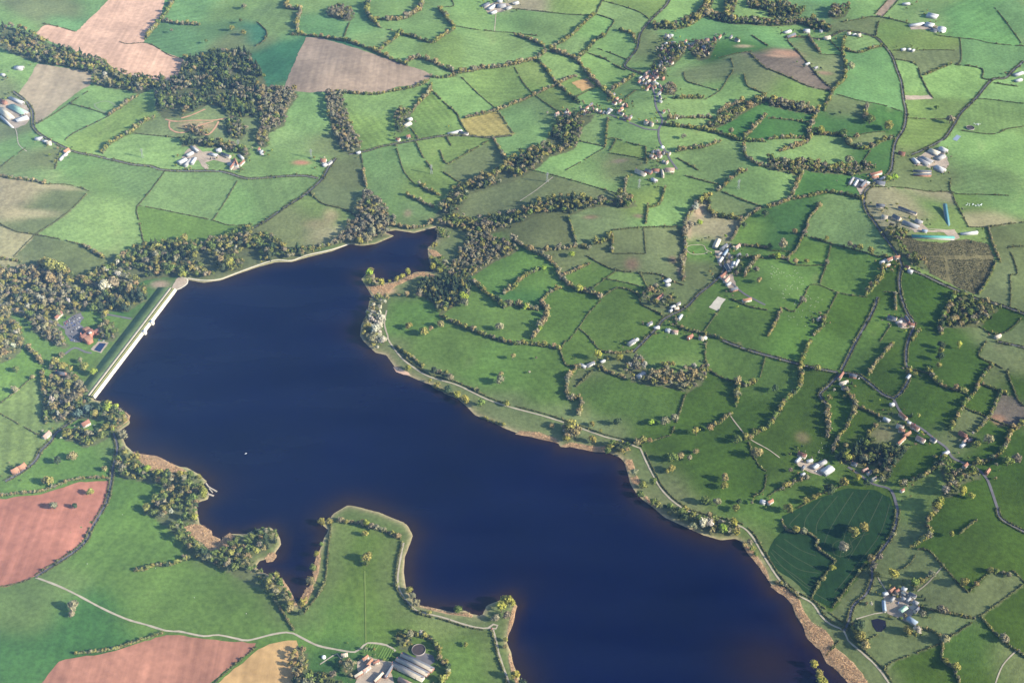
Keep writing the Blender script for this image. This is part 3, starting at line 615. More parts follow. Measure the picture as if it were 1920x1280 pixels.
# fields: seed point and look
SEEDS = """
60,25,o 30,40,g 130,20,o 180,15,t 120,45,t 360,20,t 350,75,t 430,20,g 400,60,t 440,75,o 515,30,g 600,40,t 590,12,g 510,120,T 490,62,T 690,70,g 735,15,g 675,50,t 760,40,g 800,58,g 830,30,g 880,35,g 890,8,g 840,95,y 900,100,g 740,90,g 830,130,g 945,45,g 1000,8,s
200,195,g 150,230,g 230,230,y 280,280,g 340,240,o 420,250,o 90,300,o 40,295,o 15,250,o 48,262,g 130,310,g 230,340,g 580,200,g 580,235,g 612,268,o 545,262,g 520,300,g 560,315,g 655,330,o 700,240,y 720,195,g 690,310,g 730,340,g 765,290,g 800,235,y 850,180,g 930,165,y 912,237,Y 850,243,y 985,222,g 815,270,y 870,272,y 880,310,o 1000,165,y 985,145,y 1040,130,g 1005,98,g 1030,55,g 980,85,g 1060,12,y 1085,85,g 1115,55,g 1160,32,g 1165,85,g 1190,8,y 1130,135,g 1150,108,g 1205,105,o 1200,115,g 1030,215,g 1075,165,y 1040,185,y 1110,185,g 1180,180,g 1205,205,g 1190,255,g 1115,250,g 1180,282,y 1100,310,g 1075,290,g 1165,308,o 1290,258,g 1330,300,g 1300,205,g 1300,170,g 1330,140,o 1370,190,g 1420,150,o 1360,165,g 1270,108,g 1310,62,t 1360,92,d 1320,12,g 1430,58,t 1425,25,g 1380,22,g 1385,235,d 1425,245,d 1425,285,g
1560,5,t 1630,10,g 1540,18,t 1480,50,g 1500,95,o 1480,125,P 1540,90,g 1550,130,o 1615,82,g 1615,52,o 1640,150,t 1670,60,y 1715,78,y 1725,30,g 1820,40,t 1860,115,t 1745,105,o 1700,140,g 1785,155,g 1730,205,y 1775,208,y 1730,240,y 1870,215,g 1885,170,g 1905,40,t 1850,290,g 1590,200,o 1655,225,d 1570,235,d 1620,265,o 1545,290,g 1480,175,y 1465,212,d 1480,245,d 1640,300,d 1700,315,o
1460,345,g 1560,345,d 1600,420,g 1470,410,d 1530,470,g 1455,445,d 1600,510,g 1510,515,g 1450,520,g 1530,570,g 1500,640,g 1600,590,d 1410,440,g 1690,380,s 1750,380,y 1745,365,s 1785,400,y 1690,335,o 1760,345,o 1850,330,g 1820,385,y 1880,380,g 1850,410,s 1880,440,o 1905,430,o 1875,540,o 1910,545,o 1740,550,d 1672,530,d 1655,610,g 1770,660,d 1890,600,d 1895,635,o 1870,660,o 1905,680,o
1030,430,o 1110,425,o 1100,355,o 1000,350,o 1090,322,g 930,385,o 1200,365,y 1190,345,g 1290,355,g 1250,405,g 1180,455,o 1240,455,o 1130,485,o 1250,495,o 1330,430,s 1370,388,o 1310,505,o 1310,467,g 1410,472,g 1410,540,g 980,495,g 1000,530,g 1090,520,g 1180,520,y 1150,532,g 1230,530,o 1065,575,g 1030,520,g 950,600,g 1000,560,d 1150,600,g 1105,650,g 1400,610,g 1330,590,g 1300,640,g 760,580,g 850,650,g 930,690,g 1040,720,g 1180,745,g 1150,690,o 1260,690,y 1250,650,g 1380,690,g 1320,770,d 1340,880,d 1240,835,d 1420,910,d 1400,790,d 1350,740,d 1470,700,g 1540,670,g 1540,720,d 1500,830,d 1580,770,d 1580,715,d 1620,800,d 1640,745,d 1660,690,d 1630,660,g 1680,680,d 1740,760,d 1840,750,d 1890,770,P 1820,795,o 1860,700,o 1860,815,d 1835,755,d 1900,720,d 1655,812,o 1710,870,d 1740,820,d 1720,935,y 1800,970,d 1880,940,d 1900,860,d 1890,1005,d 1690,1020,o 1740,1062,o 1610,1110,o 1640,1130,o 1840,1040,d 1780,1120,o 1840,1110,o 1880,1170,d 1790,1175,o 1820,1220,g 1690,1215,o 1720,1250,d 1640,1280,o 1565,1190,o 1610,1235,o 1430,965,g 1440,1010,g 1530,910,g 1560,940,d 1900,1250,o 1850,1290,d
40,360,s 90,385,o 80,335,g 200,340,g 200,400,g 340,360,g 350,440,g 440,390,g 520,370,g 560,440,o 605,440,s 630,370,o 640,400,y 720,380,g 790,330,y 790,400,g 780,358,y 120,490,o 60,460,o 15,470,s 835,465,o 770,535,o 300,545,d 230,575,d
20,660,g 40,700,g 20,730,g 50,745,y 30,840,y 130,860,g 60,895,g 250,940,g 240,1010,g 300,1110,g 450,1130,g 150,1180,d 60,1130,y 690,1080,Y 700,965,g 600,1080,g 740,1160,Y 860,1220,g 900,1200,g 820,1180,y 945,1230,g 850,1158,o 640,1250,d 590,1170,g 760,690,o 880,755,o 930,780,o 1040,800,o 1120,830,o 1210,890,o 1240,945,o 1500,1130,o 150,680,g 100,655,g 60,640,g 170,705,g 205,640,g 20,1240,d
"""
# ================================================================ ground
hedge_rows = []
for ln in HEDGES.strip().splitlines():
    k, pts = ln.split(' ', 1); hedge_rows.append((k, parse(pts)))
road_rows = [(ln.split(' ', 1)[0], parse(ln.split(' ', 1)[1])) for ln in ROADS.strip().splitlines()]
track_rows = [parse(ln) for ln in TRACKS.strip().splitlines()]
wood_rows = []
for ln in WOODS.strip().splitlines():
    k, r, pts = ln.split(' ', 2); a = np.array(parse(pts)); W = at(a[:, 0], a[:, 1])[:, :2]
    wood_rows.append((k, float(r), W, a))
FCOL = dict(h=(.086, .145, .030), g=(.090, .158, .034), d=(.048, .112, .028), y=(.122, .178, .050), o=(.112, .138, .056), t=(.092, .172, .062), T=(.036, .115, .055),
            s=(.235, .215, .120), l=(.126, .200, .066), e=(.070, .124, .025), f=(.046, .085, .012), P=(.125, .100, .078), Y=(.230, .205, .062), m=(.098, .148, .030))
seeds = []
for s in SEEDS.split():
    x, y, c = s.split(','); x, y = float(x), float(y)
    if c == 'Y' and y > 900: c = 'm'                       # the grazed peninsula
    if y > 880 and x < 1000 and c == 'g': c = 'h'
    if y < 430 and c == 'g': c = 'l'                        # paler beyond the lake: haze and glare painted into the grass colour
    if x > 1000 and y > 520 and c in 'gd': c = {'g': 'e', 'd': 'f'}[c]   # darker on the near right: fall-off of haze painted into the grass
    seeds.append((x, y, c))
ni, nj = len(gy), len(gx)
lab = np.full((ni, nj), -1, np.int32); bar = np.zeros((ni, nj), bool)
def cells(P): return np.clip(((P[:, 1]-GY0)/GS).astype(int), 0, ni-1), np.clip(((P[:, 0]-GX0)/GS).astype(int), 0, nj-1)
for k, pts in hedge_rows+road_rows:
    i, j = cells(pline(pts, 2.0)); bar[i, j] = True; bar[i, np.minimum(j+1, nj-1)] = True
for k, r, W, a in wood_rows: bar |= in_poly(MX, MY, W)
sp = np.array([(s[0], s[1]) for s in seeds]); SPW = at(sp[:, 0], sp[:, 1]); si, sj = cells(SPW[:, :2])
for n, (i, j) in enumerate(zip(si, sj)):
    lab[max(i-1, 0):i+2, max(j-1, 0):j+2] = n
free = ~bar & (SDF > -2)
for phase in range(2):
    for it in range(260 if phase == 0 else 60):
        un = (lab < 0) & (free if phase == 0 else True)
        if not un.any(): break
        for sh, ax in ((1, 0), (-1, 0), (1, 1), (-1, 1)):
            r_ = np.roll(lab, sh, ax); mm = un & (lab < 0) & (r_ >= 0); lab[mm] = r_[mm]
pal = np.array([FCOL[s[2]] for s in seeds]); jr = np.random.RandomState(3)
pal = pal*np.array([1.16 if s[1] < 300 else 1.0 for s in seeds])[:, None]*jr.uniform(.86, 1.14, (len(pal), 1))*jr.uniform(.95, 1.05, pal.shape)  # farthest fields brightened, distance haze painted into their colour; the rest random variation
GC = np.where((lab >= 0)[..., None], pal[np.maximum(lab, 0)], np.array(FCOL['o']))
okc = (~bar).astype(float)[..., None]
for _ in range(26):
    num = GC*okc; den = okc.copy()
    for sh, ax in ((1, 0), (-1, 0), (1, 1), (-1, 1)): num = num+np.roll(GC*okc, sh, ax); den = den+np.roll(okc, sh, ax)
    GC = np.where(okc > 0, num/np.maximum(den, 1e-6), GC)
sr_ = np.random.RandomState(17); th_ = sr_.uniform(0, 3.14, len(seeds)); am_ = sr_.choice([0, .03, .05, .08], len(seeds)); pe_ = sr_.uniform(15, 30, len(seeds))
for n_, s_ in enumerate(seeds):
    if (s_[0], s_[1]) in ((50, 745), (30, 840), (700, 240), (912, 237), (800, 235), (20, 730)): am_[n_], th_[n_] = .16, (.25 if s_[0] < 60 else .5)
lb_ = np.maximum(lab, 0); GC = GC*(1+am_[lb_]*np.sign(np.sin((MX*np.cos(th_[lb_])+MY*np.sin(th_[lb_]))*6.283/pe_[lb_]))*.7)[..., None]
# rough grass, reed-edge and drier banks: soft patches of their own
nz = np.zeros_like(MX)
for L in (260, 140, 80, 45):
    for q in range(3):
        th = hr.uniform(0, 3.14); nz += np.sin(MX*math.cos(th)*6.28/L+MY*math.sin(th)*6.28/L+hr.uniform(0, 6.28)+1.3*np.sin(MY*2.1/L+q))/12*(L/120)**.25
GC = GC*(1+.16*nz[..., None])
dry = np.clip(nz-.35, 0, 1)[..., None]*1.0; GC = GC*(1-dry*.55)+np.array((.19, .165, .085))*dry*.55
for k, r, W, a in wood_rows: GC[in_poly(MX, MY, W)] = (.098, .112, .050)
shore = np.exp(-np.maximum(SDF, 0)/6.0)[..., None]; GC = GC*(1-.8*shore)+np.array((.44, .34, .21))*.8*shore
rough = smoothstep(SDF, 70, 30)[..., None]*(1-shore)*.45; GC = GC*(1-rough)+np.array((.105, .130, .050))*rough
# small soil and worn patches
def blot(x, y, rx, ry, col, a=.9):
    p = at(x, y); s = ppm(p); X = (MX-p[0])/(rx/s); Y = (MY-p[1])/(ry/s*1.6); q = np.exp(-((X*X+Y*Y)*(1+.5*nz))**1.5)[..., None]*a
    GC[:] = GC*(1-q)+np.array(col)*q
for b in ((1475, 100, 30, 14, (.33, .20, .13)), (1455, 105, 20, 5, (.36, .24, .16)), (1185, 495, 14, 12, (.17, .115, .075)), (1262, 487, 10, 8, (.16, .11, .075)), (1107, 407, 14, 4, (.2, .14, .09)), (1198, 405, 10, 4, (.19, .14, .09)),
          (1505, 820, 14, 10, (.14, .12, .06)), (1872, 785, 14, 8, (.24, .13, .08)), (1655, 815, 22, 12, (.16, .15, .075)), (620, 405, 14, 14, (.27, .23, .12)), (595, 420, 25, 10, (.22, .2, .1)), (765, 400, 8, 8, (.24, .2, .12)), (1310, 395, 9, 14, (.36, .26, .17)), (1290, 430, 7, 18, (.33, .25, .17)), (1277, 510, 7, 12, (.2, .15, .12)),
          (370, 235, 40, 8, (.3, .21, .13)), (1395, 87, 16, 6, (.34, .27, .17)), (1160, 302, 16, 4, (.22, .18, .12)), (1875, 790, 12, 8, (.22, .14, .09)), (1545, 137, 16, 5, (.22, .15, .1)), (565, 305, 17, 5, (.36, .16, .11)), (700, 610, 8, 8, (.1, .1, .05)), (1672, 438, 10, 10, (.26, .22, .14)), (1385, 645, 5, 3, (.2, .18, .08)),
          (735, 690, 14, 4, (.38, .24, .17)), (725, 545, 16, 8, (.42, .27, .17)), (60, 400, 50, 8, (.30, .27, .15)), (100, 350, 50, 6, (.28, .25, .14)), (20, 400, 25, 14, (.31, .27, .15)), (300, 533, 18, 7, (.27, .2, .15)), (350, 531, 10, 5, (.34, .29, .22))): blot(*b)
keep = (np.abs(MX) < .42*MY+420)
idx = np.full(MX.shape, -1, np.int64); fk = keep[:-1, :-1] & keep[1:, 1:] & keep[:-1, 1:] & keep[1:, :-1]
vk = np.zeros(MX.shape, bool); vk[:-1, :-1] |= fk; vk[1:, 1:] |= fk; vk[:-1, 1:] |= fk; vk[1:, :-1] |= fk
idx[vk] = np.arange(vk.sum())
Qd = np.stack([idx[:-1, :-1][fk], idx[:-1, 1:][fk], idx[1:, 1:][fk], idx[1:, :-1][fk]], 1)
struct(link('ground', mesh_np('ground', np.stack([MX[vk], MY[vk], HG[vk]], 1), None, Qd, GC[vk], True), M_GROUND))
e = 9000; struct(link('plain', mesh_np('plain', [(-e, -2000, -7), (e, -2000, -7), (e, 12000, -7), (-e, 12000, -7)], None, [(0, 1, 2, 3)], np.tile((.085, .148, .038), (4, 1))), M_GROUND))
# ---- lake
ws = 15.0; wx = np.arange(-1500, 1501, ws); wy = np.arange(1050, 3000, ws); WX, WY = np.meshgrid(wx, wy); S = grid_sample(SDF, WX, WY)
n2 = np.sin(WX/47+np.sin(WY/61)*2)+np.sin(WY/39+WX/88)
mk = S < 30; f2 = mk[:-1, :-1] | mk[1:, 1:] | mk[:-1, 1:] | mk[1:, :-1]
id2 = np.arange(WX.size).reshape(WX.shape); Q2 = np.stack([id2[:-1, :-1][f2], id2[:-1, 1:][f2], id2[1:, 1:][f2], id2[1:, :-1][f2]], 1)
shal = (np.exp(np.minimum(S+8, 0)/(16+5*n2))*.75)[..., None]
p = at(1440, 1245); shal2 = np.exp(-(((WX-p[0])/70)**2+((WY-p[1])/60)**2))[..., None]*.55
shal = np.maximum(shal, shal2)
wc = np.array((.0001, .0011, .023))*(1-shal)+np.array((.026, .014, .007))*shal
m = mat('lake_water', None, .07, .22, .0045, .5, attr=True, noise2=(.06, .05)); b = m.node_tree.nodes['Principled BSDF']; b.inputs['IOR'].default_value = 1.33
g_ = m.node_tree.nodes.new('ShaderNodeNewGeometry'); mp_ = m.node_tree.nodes.new('ShaderNodeMapping'); mp_.inputs['Rotation'].default_value = (0, 0, .6); mp_.inputs['Scale'].default_value = (.0035, .014, 1)
w_ = m.node_tree.nodes.new('ShaderNodeTexNoise'); w_.inputs['Scale'].default_value = 1; w_.inputs['Detail'].default_value = 5; r_ = m.node_tree.nodes.new('ShaderNodeMapRange'); r_.inputs[1].default_value = .35; r_.inputs[2].default_value = .65; r_.inputs[3].default_value = .06; r_.inputs[4].default_value = .46
m.node_tree.links.new(g_.outputs['Position'], mp_.inputs['Vector']); m.node_tree.links.new(mp_.outputs[0], w_.inputs['Vector']); m.node_tree.links.new(w_.outputs[0], r_.inputs[0]); m.node_tree.links.new(r_.outputs[0], b.inputs['Specular IOR Level'])
t_ = m.node_tree.nodes.new('ShaderNodeTexNoise'); t_.inputs['Scale'].default_value = .22; t_.inputs['Detail'].default_value = 3
bp_ = m.node_tree.nodes.new('ShaderNodeBump'); bp_.inputs['Distance'].default_value = .35; bp_.inputs['Strength'].default_value = .5
m.node_tree.links.new(g_.outputs['Position'], t_.inputs['Vector']); m.node_tree.links.new(t_.outputs[0], bp_.inputs['Height']); m.node_tree.links.new(bp_.outputs[0], b.inputs['Normal'])
struct(link('lake', mesh_np('lake', np.stack([WX, WY, WX*0], -1).reshape(-1, 3), None, Q2, wc.reshape(-1, 3), True), m))
# ---- arable fields, yards, hard courts
M_PINK = soil('red_soil', (.325, .138, .094), (70, .08, .16)); M_PINK2 = soil('pale_red_soil', (.48, .31, .22), (20, .09, .13))
M_TAN = soil('tan_stubble', (.42, .27, .12), (30, .08, .12)); M_BROWN = soil('brown_soil', (.27, .205, .150), (-28, .09, .13)); M_BEIGE = soil('beige_soil', (.30, .245, .165), (-30, .05, .12))
M_CROP = soil('young_cereal', (.017, .044, .014), (-60, .16, .13), .15); M_TWIG = soil('vineyard_soil', (.125, .112, .056), (12, .3, .25), .3); M_YARD = mat('yard_dirt', (.33, .27, .21), 1, .25, .05, noise2=(.2, .4))
M_TAR = mat('asphalt', (.125, .12, .13), .9, .2, .08); M_PATH = mat('gravel_track', (.34, .30, .23), 1, .2, .1); M_SAND = mat('riding_sand', (.48, .44, .36), 1, .1, .1)
for nme, mt, pts in (
    ('ploughed_field', M_PINK2, "215,-12 185,20 165,38 143,60 115,52 90,47 80,50 68,62 72,68 110,85 160,105 187,108 205,125 235,140 265,145 300,152 328,152 338,135 345,113 340,109 310,100 285,85 270,80 275,68 290,50 300,35 308,5 312,-12"),
    ('ploughed_field', M_BEIGE, "70,120 100,124 135,130 160,133 172,140 170,160 150,170 110,200 75,228 68,232 62,215 55,195 35,175 50,155 62,135"),
    ('ploughed_field', M_BROWN, "574,70 600,71 620,77 655,87 695,100 730,112 765,124 792,132 807,140 802,155 780,160 745,163 730,170 700,175 665,175 642,172 580,174 531,170 540,147 555,110"),
    ('ploughed_field', M_PINK, "-30,938 0,935 37,930 75,927 110,916 150,903 205,901 200,935 188,960 170,990 155,1015 130,1037 95,1060 66,1080 35,1092 0,1100 -30,1102"),
    ('ploughed_field', soil('brown_red_soil', (.275, .130, .088), (15, .08, .18)), "312,1190 345,1191 380,1197 440,1203 480,1205 476,1214 460,1228 437,1245 410,1268 390,1283 375,1310 90,1325 70,1290 110,1240 150,1231 200,1223 230,1215 260,1205"),
    ('stubble_field', M_TAN, "484,1217 505,1207 540,1200 556,1200 560,1230 552,1260 545,1300 390,1315 405,1284 430,1262 455,1243"),
    ('stubble_field', M_TAN, "1072,155 1100,147 1115,162 1092,172"),
    ('cereal_field', M_CROP, "1467,967 1490,957 1540,932 1590,915 1640,918 1668,932 1676,955 1673,980 1663,1005 1642,1033 1616,1058 1588,1100 1560,1137 1540,1130 1522,1120 1490,1090 1460,1070 1442,1045 1442,1030 1452,1010 1470,993"),
    ('vineyard', M_TWIG, "1688,432 1710,447 1725,452 1765,456 1810,448 1850,457 1864,481 1861,510 1844,537 1829,552 1800,542 1782,531 1742,512 1734,486 1715,480 1692,465"),
    ('bare_plot', M_YARD, "1697,179 1748,177 1749,184 1698,187"),
    ('ploughed_field', M_BROWN, "1641,28 1666,-4 1684,-4 1655,31"),
    ('farmyard', M_YARD, "338,300 352,280 365,272 380,285 395,284 420,295 440,302 450,316 438,320 425,306 400,300 385,305 392,316 385,320 372,300 360,305 345,312"),
    ('farmyard', M_YARD, "0,190 28,184 50,198 60,216 50,232 28,242 10,230 0,222"), ('farmyard', M_YARD, "1710,300 1740,284 1770,276 1776,300 1780,308 1768,326 1750,318 1735,312 1715,310"),
    ('farmyard', M_YARD, "1490,866 1502,860 1520,868 1545,866 1548,884 1540,892 1520,886 1500,876"), ('farmyard', M_YARD, "1655,1116 1680,1104 1702,1110 1716,1124 1712,1150 1700,1166 1680,1156 1664,1150 1660,1130"),
    ('farmyard', M_YARD, "1700,422 1730,420 1742,432 1790,430 1800,446 1786,450 1770,436 1715,436"), ('farmyard', M_YARD, "670,1240 690,1228 715,1236 735,1240 730,1256 745,1290 660,1290 672,1262"),
    ('farmyard', M_YARD, "1705,48 1745,44 1772,56 1766,62 1740,56 1708,56"), ('farmyard', M_YARD, "1592,340 1632,346 1622,362 1612,366 1606,352"), ('farmyard', M_YARD, "905,12 930,4 960,8 945,22 915,26"),
    ('farmyard', M_YARD, "1340,470 1360,468 1375,480 1372,500 1356,506 1345,490"), ('farmyard', M_YARD, "1678,604 1690,594 1702,600 1716,614 1690,616"), ('farmyard', M_YARD, "1352,524 1372,512 1384,540 1366,540"),
    ('car_park', M_TAR, "118,604 140,590 152,586 158,596 150,608 170,625 152,642 132,640 122,625"), ('farmyard', M_TAR, "786,1220 812,1228 816,1240 800,1250 776,1236"),
    ('riding_arena', M_SAND, "1329,576 1346,556 1361,561 1345,583"), ('riding_arena', M_SAND, "1697,1137 1708,1127 1721,1136 1712,1144"),
    ('beach', mat('beach_sand', (.50, .33, .24), 1, .15, .1), "736,688 742,688 752,692 766,698 770,704 757,702 742,697"),
    ('reservoir_tank_yard', M_YARD, "170,655 184,640 204,642 190,662")):
    sheet(nme, parse(pts), mt, .30)
M_POND = mat('pond_water', (.012, .010, .016), .1, 0, 1, .5)
for nme, pts, mt in (('pond', "1634,1162 1646,1159 1660,1163 1662,1174 1653,1184 1644,1184 1637,1174", M_POND), ('pond', "176,656 187,643 199,644 188,660", mat('tank_water', (.012, .025, .075), .1, 0, 1, .5)), ('pond', "1786,262 1794,253 1802,256 1794,265", mat('lagoon', (.2, .25, .33), .4, .1, .1))):
    sheet(nme, parse(pts), mt, .5, jitter=.2)
for k, pts in road_rows: ribbon('road', pts, 3.6 if k == 'lane' else 5.0, M_TAR, .55)
for n_, pts in enumerate(track_rows): ribbon('track', pts, 3.6 if n_ == 3 else 3.2 if n_ in (4, 5, 6) else 2.1, M_PATH, .50, wob=.18)
M_TRAM = mat('tramline', (.05, .072, .03), 1, .25, .1)
for s in ("1448,1030 1475,1052 1500,1068 1535,1074", "1470,1010 1500,1030 1530,1042", "1455,1020 1490,1044 1542,1072", "1452,1052 1490,1078 1520,1100 1530,1090", "1500,962 1480,985 1500,992", "1540,935 1512,970 1508,990", "1570,930 1535,975 1530,1000", "1600,922 1560,985 1545,1020", "1630,920 1590,985 1575,1045", "1655,928 1620,1000 1590,1050", "1592,1010 1598,1030 1585,1042 1565,1040 1562,1020 1575,1012", "1668,945 1650,1000 1610,1055 1565,1110", "1445,1035 1470,1065 1510,1100 1550,1125", "1630,1000 1600,1012 1585,1040"):
    ribbon('tramline', parse(s), 1.2, M_TRAM, .5)
M_DIRT = mat('worn_track', (.42, .24, .15), 1, .2, .1)
for s in ("310,224 330,228 365,226 400,226 425,222", "318,228 318,240 330,248 348,248 368,238 400,228", "370,240 378,250 390,253 402,242 410,228", "340,222 360,216 385,205"): ribbon('track', parse(s), 4.5, M_DIRT, .5, wob=.3)
ribbon('track', parse("177,196 190,191 205,191 217,199 218,207 205,212 190,208 180,202 177,196"), 4, mat('mown_ring', (.2, .25, .13), 1), .5)
M_STRIP = mat('cut_strip', (.13, .18, .04), 1, .2, .1)
ribbon('track', parse("684,1070 685,1130 686,1205"), 2.2, M_STRIP, .5)

# ================================================================ foliage
ICO = []
ph = (1+5**.5)/2
for a in (-1, 1):
    for b_ in (-ph, ph): ICO += [(0, a, b_), (a, b_, 0), (b_, 0, a)]
ICO = np.array(ICO)/math.sqrt(1+ph*ph)
def hull_tris(V):
    T = []; n = len(V); d = min(np.linalg.norm(V[0]-V[k]) for k in range(1, n))*1.01
    for i in range(n):
        for j in range(i+1, n):
            for k in range(j+1, n):
                if np.linalg.norm(V[i]-V[j]) < d and np.linalg.norm(V[j]-V[k]) < d and np.linalg.norm(V[i]-V[k]) < d:
                    c = np.cross(V[j]-V[i], V[k]-V[i]); T.append((i, j, k) if c@V[i] > 0 else (i, k, j))
    return np.array(T)
ICT = hull_tris(ICO)
def puffs(C, Rr, col, nq, leaf, core=.76, up=.35, r=rng):
    """leaf clumps: a lumpy inner mass and leaf-sized faces standing off it"""
    C = np.asarray(C, float); n = len(C); Rr = np.asarray(Rr, float); col = np.asarray(col, float)
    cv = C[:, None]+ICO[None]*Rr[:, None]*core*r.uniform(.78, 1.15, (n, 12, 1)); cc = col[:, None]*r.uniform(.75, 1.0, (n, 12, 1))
    ct = (ICT[None]+np.arange(n)[:, None, None]*12).reshape(-1, 3)
    d = r.normal(0, 1, (n, nq, 3)); d[..., 2] += up; d /= np.linalg.norm(d, axis=2, keepdims=True)
    p = C[:, None]+d*Rr[:, None]*r.uniform(.80, 1.12, (n, nq, 1))
    nn = d+r.normal(0, .42, d.shape); nn /= np.linalg.norm(nn, axis=2, keepdims=True)
    t = np.cross(nn, r.normal(0, 1, d.shape)); t /= np.linalg.norm(t, axis=2, keepdims=True)+1e-9; b2 = np.cross(nn, t)
    s = leaf*Rr.mean(1)[:, None, None]*r.uniform(.6, 1.25, (n, nq, 1))
    qv = np.stack([p-t*s-b2*s*.7, p+t*s-b2*s*.5, p+t*s*.8+b2*s*.7, p-t*s*.6+b2*s*.9], 2)
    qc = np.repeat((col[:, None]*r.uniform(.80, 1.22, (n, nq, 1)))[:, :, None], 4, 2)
    qf = np.arange(n*nq*4).reshape(-1, 4)+n*12
    return np.vstack([cv.reshape(-1, 3), qv.reshape(-1, 3)]), ct, qf, np.vstack([cc.reshape(-1, 3), qc.reshape(-1, 3)])
LEAFC = dict(olive=(.250, .235, .068), brown=(.285, .232, .108), yellow=(.280, .275, .060), green=(.145, .185, .052), dark=(.065, .092, .045), pale=(.250, .235, .140), white=(.46, .44, .34),
             bright=(.260, .330, .050), conifer=(.060, .090, .050), blue=(.105, .150, .130), grey=(.215, .195, .125), hedge=(.120, .124, .050))
MIXES = dict(mixed='olive brown green grey olive dark', darkmix='green dark olive dark grey conifer', greybrown='grey brown grey brown olive', olive='olive olive green green brown olive pale olive dark', brown='brown brown olive pale grey',
             conifer='conifer conifer conifer dark olive', pale='pale olive white pale brown')
def pick(mix, r): 
    L = MIXES[mix].split() if mix in MIXES else [mix]
    c = np.array(LEAFC[L[r.randint(len(L))]]); return c*r.uniform(.82, 1.18)*r.uniform(.93, 1.07, 3)
def tree_puffs(rad, look, k, r, lift=0.0):
    """centres, radii of the lobes of one crown standing at the origin"""
    if look in ('conifer', 'dark') and r.rand() < .8:
        hgt = rad*3.2; z = np.linspace(.22, .95, k); w_ = rad*(1.05-z)*.95
        a = r.uniform(0, 6.28, k); C = np.stack([np.cos(a)*w_*.25, np.sin(a)*w_*.25, z*hgt], 1); return C, np.stack([w_, w_, w_*.9+rad*.2], 1)
    tall = 1.5 if look in ('yellow', 'pale', 'white') and r.rand() < .5 else 1.0
    d = r.normal(0, 1, (k, 3)); d /= np.linalg.norm(d, axis=1)[:, None]; d[:, 2] = np.abs(d[:, 2])*1.3-.45
    C = d*np.array((.58, .58, .50*tall))*rad*r.uniform(.75, 1.1, (k, 1)); C[0] = (0, 0, .2*rad)
    C[:, 2] += rad*(.98*tall+.15+lift); s = rad*r.uniform(.42, .62, (k, 1))
    return C, np.hstack([s, s, s*r.uniform(.8, 1.0, (k, 1))*(1+.25*(tall-1))])
